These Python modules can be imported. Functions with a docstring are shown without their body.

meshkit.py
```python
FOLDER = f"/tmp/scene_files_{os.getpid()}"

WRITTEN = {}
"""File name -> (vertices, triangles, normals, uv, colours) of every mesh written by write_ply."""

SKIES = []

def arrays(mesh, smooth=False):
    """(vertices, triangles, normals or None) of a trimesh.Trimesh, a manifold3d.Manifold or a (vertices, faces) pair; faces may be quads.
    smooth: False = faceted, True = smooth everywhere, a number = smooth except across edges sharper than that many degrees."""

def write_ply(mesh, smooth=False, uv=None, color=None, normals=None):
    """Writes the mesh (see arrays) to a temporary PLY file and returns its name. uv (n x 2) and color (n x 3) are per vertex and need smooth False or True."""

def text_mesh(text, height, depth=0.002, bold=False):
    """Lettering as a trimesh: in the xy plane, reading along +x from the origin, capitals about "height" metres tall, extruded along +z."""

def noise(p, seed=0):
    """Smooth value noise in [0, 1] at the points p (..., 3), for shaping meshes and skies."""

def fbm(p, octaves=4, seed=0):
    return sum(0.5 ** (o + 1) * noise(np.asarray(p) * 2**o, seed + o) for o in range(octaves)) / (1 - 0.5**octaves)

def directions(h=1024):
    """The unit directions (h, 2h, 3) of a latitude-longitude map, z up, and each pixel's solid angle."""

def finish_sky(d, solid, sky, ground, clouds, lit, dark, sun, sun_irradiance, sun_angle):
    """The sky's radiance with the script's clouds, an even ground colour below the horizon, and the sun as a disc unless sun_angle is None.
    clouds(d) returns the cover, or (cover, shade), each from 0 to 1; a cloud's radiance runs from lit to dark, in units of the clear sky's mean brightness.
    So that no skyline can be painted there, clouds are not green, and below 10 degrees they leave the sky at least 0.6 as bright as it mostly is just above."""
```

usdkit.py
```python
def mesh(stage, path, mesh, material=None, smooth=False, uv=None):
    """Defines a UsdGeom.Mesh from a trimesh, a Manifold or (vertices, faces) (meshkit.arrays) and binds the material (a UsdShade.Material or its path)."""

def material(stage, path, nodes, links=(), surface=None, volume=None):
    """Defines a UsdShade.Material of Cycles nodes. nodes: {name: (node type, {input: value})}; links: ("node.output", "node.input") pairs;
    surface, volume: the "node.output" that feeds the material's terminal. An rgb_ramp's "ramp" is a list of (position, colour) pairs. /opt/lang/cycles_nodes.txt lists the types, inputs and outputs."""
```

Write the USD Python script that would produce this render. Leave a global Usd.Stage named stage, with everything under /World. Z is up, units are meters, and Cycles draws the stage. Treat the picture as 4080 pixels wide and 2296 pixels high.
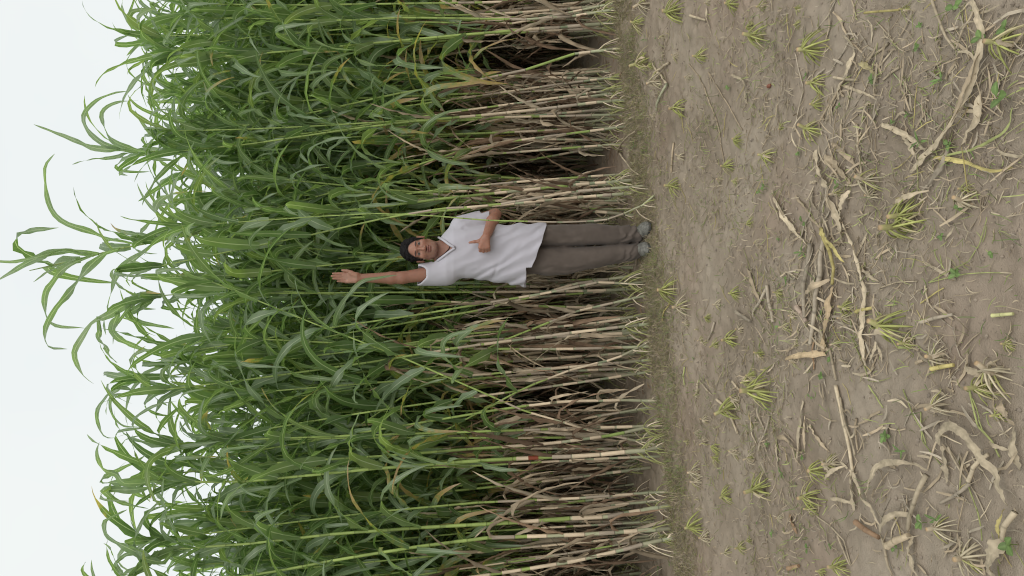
import math, random
import numpy as np
import meshkit, usdkit
from pxr import Usd, UsdGeom, UsdLux, UsdShade, Gf, Sdf, Vt

# ------------------------------------------------------------------ stage, camera, sky, sun
stage = Usd.Stage.CreateInMemory()
UsdGeom.SetStageUpAxis(stage, "Z")
UsdGeom.SetStageMetersPerUnit(stage, 1.0)
WORLD = UsdGeom.Xform.Define(stage, "/World").GetPrim()
stage.SetDefaultPrim(WORLD)

CAM_H, PITCH, FPX = 1.5, math.radians(6.0), 3000.0      # eye height, downward pitch, focal length in photo pixels
C, S = math.cos(PITCH), math.sin(PITCH)
cam = UsdGeom.Camera.Define(stage, "/World/camera")
cam.CreateHorizontalApertureAttr(36.0)
cam.CreateVerticalApertureAttr(36.0 * 576 / 1024)
cam.CreateFocalLengthAttr(36.0 * FPX / 4080)
cam.CreateClippingRangeAttr(Gf.Vec2f(0.05, 2000))
# the photo was taken with the phone turned on its side: picture-right is down, picture-up is the world's right
rx, ry, rz = (0, -S, -C), (1, 0, 0), (0, -C, S)
cam.AddTransformOp().Set(Gf.Matrix4d(*rx, 0, *ry, 0, *rz, 0, 0, 0, CAM_H, 1))
cam.CreateExposureAttr(0.92)

SUN_EL, SUN_AZ = math.radians(48), math.radians(160)      # azimuth from +y towards +x
sun_dir = np.array([math.sin(SUN_AZ) * math.cos(SUN_EL), math.cos(SUN_AZ) * math.cos(SUN_EL), math.sin(SUN_EL)])
dome = UsdLux.DomeLight.Define(stage, "/World/sky")
SKYM = usdkit.material(stage, "/World/Looks/overcast_sky", {
    "sky": ("sky_texture", {"sky_type": "single_scattering", "sun_disc": False, "sun_elevation": SUN_EL, "sun_rotation": SUN_AZ}),
    "tc": ("texture_coordinate", {}),
    "n": ("noise_texture", {"scale": 2.2, "detail": 4.0, "roughness": 0.5}),
    "cover": ("map_range", {"clamp": True, "from_min": 0.3, "from_max": 0.7, "to_min": 0.90, "to_max": 0.99}),
    "xyz": ("separate_xyz", {}),
    "up": ("map_range", {"clamp": True, "from_min": 0.05, "from_max": 1.0, "to_min": 1.0, "to_max": 1.0}),
    "cloud": ("mix", {"mix_type": "multiply", "fac": 1.0, "color1": (4.75, 4.93, 4.86)}),
    "m": ("mix", {"mix_type": "mix"}),
    "bg": ("background_shader", {"strength": 0.1}),
}, [("tc.generated", "n.vector"), ("n.fac", "cover.value"), ("cover.result", "m.fac"), ("tc.generated", "xyz.vector"), ("xyz.z", "up.value"),
    ("up.result", "cloud.color2"), ("sky.color", "m.color1"), ("cloud.color", "m.color2"), ("m.color", "bg.color")], surface="bg.background")
UsdShade.MaterialBindingAPI.Apply(dome.GetPrim()).Bind(SKYM)
dome.GetPrim().SetCustomDataByKey("kind", "structure")
sun = UsdLux.DistantLight.Define(stage, "/World/sun")
sun.CreateIntensityAttr(0.22)
sun.CreateAngleAttr(60.0)
sun.CreateNormalizeAttr(True)
sun.CreateColorAttr(Gf.Vec3f(1.0, 0.95, 0.88))
_z = sun_dir
_x = np.cross([0, 0, 1], _z); _x /= np.linalg.norm(_x)
_y = np.cross(_z, _x)
sun.AddTransformOp().Set(Gf.Matrix4d(*_x, 0, *_y, 0, *_z, 0, 0, 0, 0, 1))

# ------------------------------------------------------------------ helpers
TAU = 2 * math.pi
fbm = meshkit.fbm


def at(px, py, Y):
    """The point of the world at depth Y seen at photo pixel (px, py)."""
    xu, yv = (1148 - py) / FPX, (px - 2040) / FPX
    d = np.array([xu, C - yv * S, -S - yv * C])
    return np.array([0, 0, CAM_H]) + d * (Y / d[1])


def on_ground(px, py, z=0.0):
    xu, yv = (1148 - py) / FPX, (px - 2040) / FPX
    d = np.array([xu, C - yv * S, -S - yv * C])
    return np.array([0, 0, CAM_H]) + d * ((z - CAM_H) / d[2])


def edge_y(x):
    return 5.12 + 0.38 * x                                  # the front edge of the standing crop


def gz(x, y):
    """Height of the soil."""
    x, y = np.asarray(x, float), np.asarray(y, float)
    p = np.stack([x, y, np.zeros_like(x)], -1)
    h = 0.045 * (fbm(p * 1.7, 3, 5) - 0.5) + 0.024 * (fbm(p * 9, 3, 9) - 0.5)
    h = h + 0.03 * np.exp(-((y - edge_y(x) + 0.1) / 0.16) ** 2)
    near = np.exp(-np.maximum(np.hypot(x / 2.6, (y - 3.6) / 3.2) - 1, 0) * 3)
    h = h + near * (np.clip(fbm(p * 19 + 3.1, 3, 21) - 0.50, 0, 1) * 0.036)
    return h * np.exp(-np.maximum(np.hypot(x, y - 4) - 12, 0) / 10)


def gz1(x, y):
    return float(gz(np.array([x]), np.array([y]))[0])


USED = {}


def path_for(name, parent="/World"):
    k = f"{parent}/{name}"
    n = USED.get(k, -1) + 1
    USED[k] = n
    return k if n == 0 else f"{k}_{n:03d}"


def tag(prim, label=None, cat=None, group=None, kind=None):
    for k, t in (("label", label), ("category", cat), ("group", group), ("kind", kind)):
        if t:
            prim.SetCustomDataByKey(k, t)
    return prim


def put(name, v, f, mat, parent="/World", tint=None, smooth=True):
    """One Mesh prim; f are triangles or quads."""
    v, f = np.asarray(v, np.float32), np.asarray(f, np.int32)
    path = path_for(name, parent)
    m = UsdGeom.Mesh.Define(stage, path)
    m.CreatePointsAttr(Vt.Vec3fArray.FromNumpy(v))
    m.CreateFaceVertexCountsAttr(Vt.IntArray.FromNumpy(np.full(len(f), f.shape[1], np.int32)))
    m.CreateFaceVertexIndicesAttr(Vt.IntArray.FromNumpy(np.ascontiguousarray(f).ravel()))
    m.CreateSubdivisionSchemeAttr("none")
    if smooth:
        n = np.zeros((len(v), 3))
        a = np.cross(v[f[:, 1]] - v[f[:, 0]], v[f[:, -1]] - v[f[:, 0]])
        for k in range(f.shape[1]):
            np.add.at(n, f[:, k], a)
        n /= np.maximum(np.linalg.norm(n, axis=1, keepdims=True), 1e-12)
        m.CreateNormalsAttr(Vt.Vec3fArray.FromNumpy(n.astype(np.float32)))
        m.SetNormalsInterpolation("vertex")
    if tint is not None:
        t = np.broadcast_to(np.asarray(tint, np.float32), (len(v), 3)).copy()
        UsdGeom.PrimvarsAPI(m).CreatePrimvar("tint", Sdf.ValueTypeNames.Color3fArray, "vertex").Set(Vt.Vec3fArray.FromNumpy(t))
    UsdShade.MaterialBindingAPI.Apply(m.GetPrim()).Bind(mat)
    return m.GetPrim()


def xform(name, parent="/World", matrix=None, loc=None):
    x = UsdGeom.Xform.Define(stage, path_for(name, parent))
    if matrix is not None:
        x.AddTransformOp().Set(Gf.Matrix4d(*[float(a) for a in np.asarray(matrix).T.ravel()]))
    elif loc is not None:
        x.AddTranslateOp().Set(Gf.Vec3d(*map(float, loc)))
    return x.GetPrim()


def copy_of(source, name, matrix):
    p = xform(name, matrix=matrix)
    p.GetReferences().AddInternalReference(source.GetPath())
    p.SetInstanceable(True)
    return p


def class_prim(name):
    return stage.CreateClassPrim(path_for(name))


REGISTER = []


def register(prim, label, cat, group, point):
    """A repeat: its label is finished by single_out once every repeat is known."""
    prim.SetCustomDataByKey("category", cat)
    prim.SetCustomDataByKey("group", group)
    REGISTER.append((prim, label, np.asarray(point, float)))


def single_out():
    ranks = ("nearest", "second nearest", "third nearest", "fourth nearest", "fifth nearest", "sixth nearest", "seventh nearest", "eighth nearest")
    sets = {}
    for p, label, q in REGISTER:
        sets.setdefault(label, []).append((float(np.hypot(q[0] - MAN_X, q[1] - YM)), str(p.GetPath()), p))
    for label, rows in sets.items():
        rows.sort()
        for i, (_, _, p) in enumerate(rows):
            text = label if len(rows) == 1 or len(rows) > len(ranks) else f"{label}, {ranks[i]} the person"
            p.SetCustomDataByKey("label", text)


class Bag:
    """Collects quad pieces for one mesh."""
    def __init__(self):
        self.v, self.f, self.t, self.n = [], [], [], 0

    def add(self, v, f, t):
        self.v.append(v); self.f.append(np.asarray(f) + self.n)
        self.t.append(np.broadcast_to(np.asarray(t, float), (len(v), 3))); self.n += len(v)

    def put(self, name, mat, parent="/World", smooth=True):
        return put(name, np.vstack(self.v), np.vstack(self.f), mat, parent, np.vstack(self.t), smooth)


def frames(p):
    p = np.asarray(p, float)
    t = np.gradient(p, axis=0)
    t /= np.maximum(np.linalg.norm(t, axis=1, keepdims=True), 1e-12)
    ref = np.array([0, 0, 1.0]) if abs(t[:, 2]).mean() < 0.8 else np.array([1.0, 0, 0])
    a = np.cross(t, ref); a /= np.maximum(np.linalg.norm(a, axis=1, keepdims=True), 1e-12)
    return t, a, np.cross(a, t)


def tube(p, r, k=6, caps=True):
    """Quads round a path; closed ends by collapsed rings."""
    p, r = np.asarray(p, float), np.broadcast_to(np.asarray(r, float), (len(p),))
    t, a, b = frames(p)
    if caps:
        p = np.vstack([p[:1], p, p[-1:]]); r = np.concatenate([[1e-5], r, [1e-5]])
        a = np.vstack([a[:1], a, a[-1:]]); b = np.vstack([b[:1], b, b[-1:]])
    ang = np.arange(k) / k * TAU
    v = p[:, None] + r[:, None, None] * (np.cos(ang)[None, :, None] * a[:, None] + np.sin(ang)[None, :, None] * b[:, None])
    n = len(p)
    i, j = np.meshgrid(np.arange(n - 1), np.arange(k), indexing="ij")
    f = np.stack([i * k + j, i * k + (j + 1) % k, (i + 1) * k + (j + 1) % k, (i + 1) * k + j], -1).reshape(-1, 4)
    return v.reshape(-1, 3), f


def tube_rep(a, k=6, caps=True):
    """Per-ring values repeated for each vertex of tube()."""
    a = np.asarray(a, float)
    if caps:
        a = np.vstack([a[:1], a, a[-1:]])
    return np.repeat(a, k, 0)


ACROSS = np.array([-1, -0.5, 0, 0.5, 1.0])


def ribbon(p, side, nrm, w, fold=0.0, wave=0.0, waves=3.0, ph=0.0, across=ACROSS):
    """A blade: centre line p, half-width w. Tint is (across, along, dryness)."""
    n, m = len(p), len(across)
    s = np.linspace(0, 1, n)
    c = across[None, :] * w[:, None]
    lift = fold * np.abs(c)
    lift = lift + wave * across[None, :] ** 2 * np.sin(TAU * waves * s[:, None] + ph + np.where(across > 0, 1.9, 0)[None, :]) * (w[:, None] / max(w.max(), 1e-6))
    v = p[:, None] + c[..., None] * side[:, None] + lift[..., None] * nrm[:, None]
    i, j = np.meshgrid(np.arange(n - 1), np.arange(m - 1), indexing="ij")
    f = np.stack([i * m + j, i * m + j + 1, (i + 1) * m + j + 1, (i + 1) * m + j], -1).reshape(-1, 4)
    u = np.stack([np.broadcast_to(across[None, :] * 0.5 + 0.5, (n, m)), np.broadcast_to(s[:, None], (n, m))], -1)
    return v.reshape(-1, 3), f, u.reshape(-1, 2)


def smooth_path(pts, n):
    pts = np.asarray(pts, float)
    if len(pts) > 2:
        q = [pts[0]]
        ext = np.vstack([2 * pts[0] - pts[1], pts, 2 * pts[-1] - pts[-2]])
        for i in range(1, len(ext) - 2):
            p0, p1, p2, p3 = ext[i - 1:i + 3]
            for t in np.linspace(0, 1, 9)[1:]:
                q.append(0.5 * (2 * p1 + (p2 - p0) * t + (2 * p0 - 5 * p1 + 4 * p2 - p3) * t * t + (3 * p1 - p0 - 3 * p2 + p3) * t ** 3))
        pts = np.array(q)
    d = np.concatenate([[0], np.cumsum(np.linalg.norm(np.diff(pts, axis=0), axis=1))])
    s = np.linspace(0, d[-1], n)
    return np.stack([np.interp(s, d, pts[:, k]) for k in range(pts.shape[1])], -1)


# ------------------------------------------------------------------ materials
def tinted(name, rough=0.7, spec=0.25, transl=0.0, scale=20.0, amount=0.35, bump=0.0, bscale=200.0, stretch=(1, 1, 1), rand=0.0, sheen=0.0, sss=0.0):
    """Colour from the mesh's tint, varied by noise and from object to object."""
    nodes = {
        "a": ("attribute", {"attribute": "tint"}), "tc": ("texture_coordinate", {}),
        "map": ("mapping", {"scale": stretch}),
        "n": ("noise_texture", {"scale": scale, "detail": 4.0, "roughness": 0.6}),
        "r": ("map_range", {"clamp": True, "from_min": 0.25, "from_max": 0.75, "to_min": 1 - amount, "to_max": 1 + amount}),
        "oi": ("object_info", {}),
        "r2": ("map_range", {"clamp": True, "from_min": 0.0, "from_max": 1.0, "to_min": 1 - rand, "to_max": 1 + rand}),
        "mm": ("math", {"math_type": "multiply"}),
        "c": ("mix", {"mix_type": "multiply", "fac": 1.0}),
        "p": ("principled_bsdf", {"roughness": rough, "specular_ior_level": spec, "sheen_weight": sheen, "subsurface_weight": sss, "subsurface_scale": 0.006}),
    }
    links = [("tc.object", "map.vector"), ("map.vector", "n.vector"), ("n.fac", "r.value"), ("oi.random", "r2.value"), ("r.result", "mm.value1"), ("r2.result", "mm.value2"),
             ("a.color", "c.color1"), ("mm.value", "c.color2"), ("c.color", "p.base_color")]
    if bump:
        nodes["bn"] = ("noise_texture", {"scale": bscale, "detail": 3.0})
        nodes["b"] = ("bump", {"strength": bump, "distance": 0.002})
        links += [("map.vector", "bn.vector"), ("bn.fac", "b.height"), ("b.normal", "p.normal")]
    out = "p.BSDF"
    if transl:
        nodes["t"] = ("translucent_bsdf", {})
        nodes["mc"] = ("mix_closure", {"fac": transl})
        links += [("c.color", "t.color"), ("p.BSDF", "mc.closure1"), ("t.BSDF", "mc.closure2")]
        out = "mc.closure"
    return usdkit.material(stage, f"/World/Looks/{name}", nodes, links, surface=out)


def leaf_material(name, green, under, rib, rough=0.38, transl=0.44):
    """A blade: tint holds (across, along, dryness)."""
    nodes = {
        "a": ("attribute", {"attribute": "tint"}), "tc": ("texture_coordinate", {}), "sep": ("separate_color", {}), "oi": ("object_info", {}), "g": ("geometry", {}),
        "n": ("noise_texture", {"scale": 9.0, "detail": 4.0, "roughness": 0.6}),
        "h": ("math", {"math_type": "subtract", "value2": 0.5}), "ab": ("math", {"math_type": "absolute"}),
        "mid": ("map_range", {"clamp": True, "from_min": 0.022, "from_max": 0.060, "to_min": 0.8, "to_max": 0.0}),
        "k1": ("math", {"math_type": "multiply", "value2": 0.65}), "k2": ("math", {"math_type": "multiply", "value2": 0.35}), "k3": ("math", {"math_type": "add"}),
        "ramp": ("rgb_ramp", {"ramp": green}),
        "vx": ("math", {"math_type": "multiply", "value2": 85.0}), "vs": ("math", {"math_type": "sine"}),
        "vr": ("map_range", {"clamp": True, "from_min": -1.0, "from_max": 1.0, "to_min": 0.92, "to_max": 1.06}),
        "vm": ("mix", {"mix_type": "multiply", "fac": 1.0}),
        "ub": ("math", {"math_type": "multiply", "value2": 0.6}),
        "um": ("mix", {"color2": under}), "mm": ("mix", {"color2": rib}),
        "n2": ("noise_texture", {"scale": 30.0, "detail": 3.0}),
        "d1": ("math", {"math_type": "multiply_add", "value2": 0.6, "value3": -0.3}), "d2": ("math", {"math_type": "add"}),
        "dr": ("rgb_ramp", {"ramp": [(0.0, (0.20, 0.26, 0.05)), (0.4, (0.24, 0.25, 0.06)), (0.6, (0.40, 0.29, 0.13)), (0.8, (0.36, 0.25, 0.15)), (1.0, (0.45, 0.34, 0.22))]}),
        "df": ("map_range", {"clamp": True, "from_min": 0.3, "from_max": 0.5, "to_min": 0.0, "to_max": 1.0}),
        "dm": ("mix", {}),
        "tr": ("mix", {"mix_type": "multiply", "fac": 1.0, "color2": (2.1, 2.3, 1.2)}),
        "p": ("principled_bsdf", {"roughness": rough, "specular_ior_level": 0.6}), "t": ("translucent_bsdf", {}), "mc": ("mix_closure", {"fac": transl}),
    }
    links = [("a.color", "sep.color"), ("tc.object", "n.vector"), ("tc.object", "n2.vector"), ("sep.r", "h.value1"), ("h.value", "ab.value1"), ("ab.value", "mid.value"),
             ("oi.random", "k1.value1"), ("n.fac", "k2.value1"), ("k1.value", "k3.value1"), ("k2.value", "k3.value2"), ("k3.value", "ramp.fac"),
             ("sep.r", "vx.value1"), ("vx.value", "vs.value1"), ("vs.value", "vr.value"), ("ramp.color", "vm.color1"), ("vr.result", "vm.color2"),
             ("g.backfacing", "ub.value1"), ("ub.value", "um.fac"), ("vm.color", "um.color1"), ("mid.result", "mm.fac"), ("um.color", "mm.color1"),
             ("n2.fac", "d1.value1"), ("d1.value", "d2.value1"), ("sep.b", "d2.value2"), ("d2.value", "dr.fac"), ("d2.value", "df.value"),
             ("df.result", "dm.fac"), ("mm.color", "dm.color1"), ("dr.color", "dm.color2"), ("dm.color", "p.base_color"), ("dm.color", "tr.color1"), ("tr.color", "t.color"),
             ("p.BSDF", "mc.closure1"), ("t.BSDF", "mc.closure2")]
    return usdkit.material(stage, f"/World/Looks/{name}", nodes, links, surface="mc.closure")


M_LEAF = leaf_material("sorghum_leaf", [(0.0, (0.080, 0.134, 0.052)), (0.35, (0.118, 0.184, 0.078)), (0.7, (0.163, 0.230, 0.100)), (1.0, (0.225, 0.275, 0.088))], (0.215, 0.285, 0.185), (0.42, 0.48, 0.34))
M_DRY = tinted("dry_leaf", rough=0.8, spec=0.15, transl=0.25, scale=18, amount=0.4, rand=0.18, stretch=(1, 1, 0.4))
M_STALK = tinted("sorghum_stalk", rough=0.5, spec=0.35, scale=30, amount=0.25, rand=0.10, stretch=(1, 1, 0.25))
M_ROOT = tinted("prop_root", rough=0.6, spec=0.3, scale=40, amount=0.25, rand=0.12)
M_STRAW = tinted("straw", rough=0.85, spec=0.12, transl=0.1, scale=25, amount=0.35, rand=0.15, bump=0.3)
M_WEED = tinted("seedling_leaf", rough=0.5, spec=0.35, transl=0.3, scale=60, amount=0.25, rand=0.15)
M_SKIN = tinted("skin", rough=0.5, spec=0.35, scale=60, amount=0.07, sss=0.15)
M_SHIRT = tinted("white_cotton", rough=0.9, spec=0.1, scale=9, amount=0.04, bump=0.25, bscale=350, sheen=0.1)
M_TROUSER = tinted("brown_cotton", rough=0.9, spec=0.1, scale=14, amount=0.16, bump=0.3, bscale=300, sheen=0.1)
M_SHOE = tinted("grey_rubber", rough=0.6, spec=0.25, scale=45, amount=0.55, bump=0.3, bscale=120)
M_HAIR = tinted("black_hair", rough=0.7, spec=0.12, scale=140, amount=0.4, bump=0.6, bscale=260)
M_PLAIN = tinted("small_things", rough=0.6, spec=0.3, scale=60, amount=0.2)
M_SOIL = usdkit.material(stage, "/World/Looks/soil", {
    "g": ("geometry", {}), "oi": ("object_info", {}),
    "n1": ("noise_texture", {"scale": 1.6, "detail": 6.0, "roughness": 0.6}),
    "n2": ("noise_texture", {"scale": 38.0, "detail": 6.0, "roughness": 0.65}),
    "n3": ("noise_texture", {"scale": 190.0, "detail": 4.0, "roughness": 0.6}),
    "n4": ("noise_texture", {"scale": 0.9, "detail": 2.0}),
    "r1": ("rgb_ramp", {"ramp": [(0.30, (0.235, 0.190, 0.143)), (0.5, (0.312, 0.258, 0.200)), (0.7, (0.37, 0.313, 0.247))]}),
    "r2": ("map_range", {"clamp": True, "from_min": 0.3, "from_max": 0.7, "to_min": 0.92, "to_max": 1.07}),
    "m": ("mix", {"mix_type": "multiply", "fac": 1.0}),
    "f4": ("map_range", {"clamp": True, "from_min": 0.5, "from_max": 0.68, "to_min": 0.0, "to_max": 0.5}),
    "red": ("mix", {"color2": (0.30, 0.215, 0.165)}),
    "v": ("noise_texture", {"scale": 70.0, "detail": 2.0, "roughness": 0.5}),
    "vf": ("map_range", {"clamp": True, "from_min": 0.27, "from_max": 0.34, "to_min": 0.6, "to_max": 1.0}),
    "m2": ("mix", {"mix_type": "multiply", "fac": 1.0}),
    "ha": ("math", {"math_type": "multiply_add", "value2": 0.5}),
    "b": ("bump", {"strength": 0.8, "distance": 0.008}),
    "p": ("principled_bsdf", {"roughness": 0.95, "specular_ior_level": 0.1}),
}, [("g.position", "n1.vector"), ("g.position", "n2.vector"), ("g.position", "n3.vector"), ("g.position", "n4.vector"), ("n1.fac", "r1.fac"), ("n2.fac", "r2.value"),
    ("r1.color", "red.color1"), ("n4.fac", "f4.value"), ("f4.result", "red.fac"), ("red.color", "m.color1"), ("r2.result", "m.color2"), 
    ("g.position", "v.vector"), ("v.fac", "vf.value"), ("m.color", "m2.color1"), ("vf.result", "m2.color2"), ("m2.color", "p.base_color"), ("n2.fac", "ha.value1"), ("n3.fac", "ha.value3"), ("ha.value", "b.height"), ("b.normal", "p.normal")], surface="p.BSDF")

# ------------------------------------------------------------------ ground
def grow(a, b, h, far, n):
    mid = np.arange(a, b + h / 2, h)
    out = np.geomspace(h * 2, far, n)
    return np.concatenate([a - out[::-1], mid, b + out])


gx, gy = grow(-2.3, 2.3, 0.0125, 320, 36), grow(1.3, 6.6, 0.0125, 320, 36)
GX, GY = np.meshgrid(gx, gy, indexing="xy")
GZ = gz(GX, GY)
nx, ny = len(gx), len(gy)
ii, jj = np.meshgrid(np.arange(ny - 1), np.arange(nx - 1), indexing="ij")
gf = np.stack([ii * nx + jj, ii * nx + jj + 1, (ii + 1) * nx + jj + 1, (ii + 1) * nx + jj], -1).reshape(-1, 4)
tag(put("ground", np.stack([GX, GY, GZ], -1).reshape(-1, 3), gf, M_SOIL), "bare grey brown field soil with shallow clods and pits", "soil", kind="structure")

# ------------------------------------------------------------------ sorghum plants
TAN = np.array([0.60, 0.485, 0.345]); PALE = np.array([0.68, 0.575, 0.425]); GREY = np.array([0.34, 0.285, 0.22])
GREEN = np.array([0.20, 0.30, 0.085]); LIME = np.array([0.30, 0.385, 0.115]); WAX = np.array([0.25, 0.335, 0.20]); BROWN = np.array([0.27, 0.185, 0.125])


def leaf(rng, base, az, L, W, th0, bend, kink=None, twist=0.0, wave=0.010, dry=(0.0, 0.0), n=13, fold=0.25, wander=1.0):
    """Vertices, quads and tint of one blade that leaves the stalk at base, heads for azimuth az and droops."""
    s = np.linspace(0, 1, n + 1)
    th = th0 + bend * s ** 1.25
    if kink:
        th = th + kink[1] / (1 + np.exp(-(s - kink[0]) * 28))
    th = np.minimum(th, 3.0)
    a = az + wander * rng.normal(0, 0.5) * s ** 1.5 + wander * 0.18 * np.sin(s * rng.uniform(4, 9) + rng.uniform(0, 6)) * s
    t = np.stack([np.sin(th) * np.cos(a), np.sin(th) * np.sin(a), np.cos(th)], -1)
    p = base + np.concatenate([np.zeros((1, 3)), np.cumsum((t[1:] + t[:-1]) / 2, 0)]) * L / n
    b = np.stack([-np.sin(a), np.cos(a), 0 * a], -1)
    nn = np.cross(t, b)
    tw = twist * s ** 1.2 + 0.55 * np.sin(s * rng.uniform(3, 8) + rng.uniform(0, 6))
    side, nrm = np.cos(tw)[:, None] * b + np.sin(tw)[:, None] * nn, np.cos(tw)[:, None] * nn - np.sin(tw)[:, None] * b
    w = W / 2 * np.minimum(1, 0.5 + s * 3.2) * np.clip(1 - s, 0, 1) ** 0.62 * (1.18 - 0.18 * s) + 0.0008
    v, f, u = ribbon(p, side, nrm, w, fold, wave, rng.uniform(3, 6), rng.uniform(0, 6))
    d = dry[0] + (dry[1] - dry[0]) * u[:, 1] ** 2 + 0.12 * np.abs(u[:, 0] - 0.5) * (dry[1] > 0.2)
    return v, f, np.column_stack([u, d])


def dry_blade(rng, base, az, L, W, th0, bend, tone, n=10):
    v, f, t = leaf(rng, base, az, L, W, th0, bend, (rng.uniform(0.06, 0.2), rng.uniform(1.9, 2.6)) if bend > 0.5 else None, rng.uniform(-2.0, 2.0), 0.010, (1, 1), n, fold=rng.uniform(0.4, 1.3), wander=0.2)
    c = tone * (0.82 + 0.36 * t[:, 1:2])
    return v, f, c


def stalk_rings(rng, axis, r0, ztan, height, fine=True):
    """Rings (point, radius, colour) of a jointed stalk whose lower internodes wear tan sheaths; axis(z) is its centre line."""
    P, R, K, nodes = [], [], [], []
    z, i = 0.0, 0
    while z < height - 0.12:
        inter = (0.10 + 0.02 * i if i < 4 else 0.17 + 0.04 * rng.random() if z < ztan else 0.135 + 0.04 * rng.random()) * rng.uniform(0.75, 1.25)
        z2 = min(z + inter, height)
        r = r0 * (1 - 0.60 * z / height)
        nodes.append((z, r))
        tan = rng.random() < np.clip((ztan - z) / 0.5 + 0.5, 0, 1) * 0.92
        if z < 0.16:
            c1 = c2 = (WAX * rng.uniform(0.3, 0.8) + TAN * 0.4) * rng.uniform(0.8, 1.05)
        elif tan:
            c1 = (TAN * 0.75 + PALE * 0.25 if rng.random() < 0.6 else GREY * 1.15) * rng.uniform(0.85, 1.15)
            c2 = (LIME if z > ztan * 0.6 else WAX * 0.7 + TAN * rng.uniform(0.1, 0.5)) * rng.uniform(0.75, 1.0)
        else:
            c1 = (LIME * 0.8 + GREEN * 0.25) * rng.uniform(0.85, 1.12)
            c2 = (LIME * 0.6 + GREEN * 0.3) * rng.uniform(0.85, 1.1)
        fr = rng.uniform(0.5, 1.0) if tan else rng.uniform(0.6, 0.9)
        zm = z + (z2 - z) * fr
        node = c1 * 0.55
        seq = [(z, r * 1.06, node), (z + 0.004, r * 1.1, node), (z + 0.006, r * 1.06, c1), (zm, r * (1.12 if tan else 1.04), c1), (zm + 0.002, r * 0.96, c2), (z2 - 0.004, r * 0.95, c2 * 1.05)]
        for q in seq:
            P.append(axis(q[0])); R.append(q[1]); K.append(q[2])
        z, i = z2, i + 1
    P.append(axis(height)); R.append(r0 * 0.25); K.append(GREEN)
    return np.array(P), np.array(R), np.array(K), nodes


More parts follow.
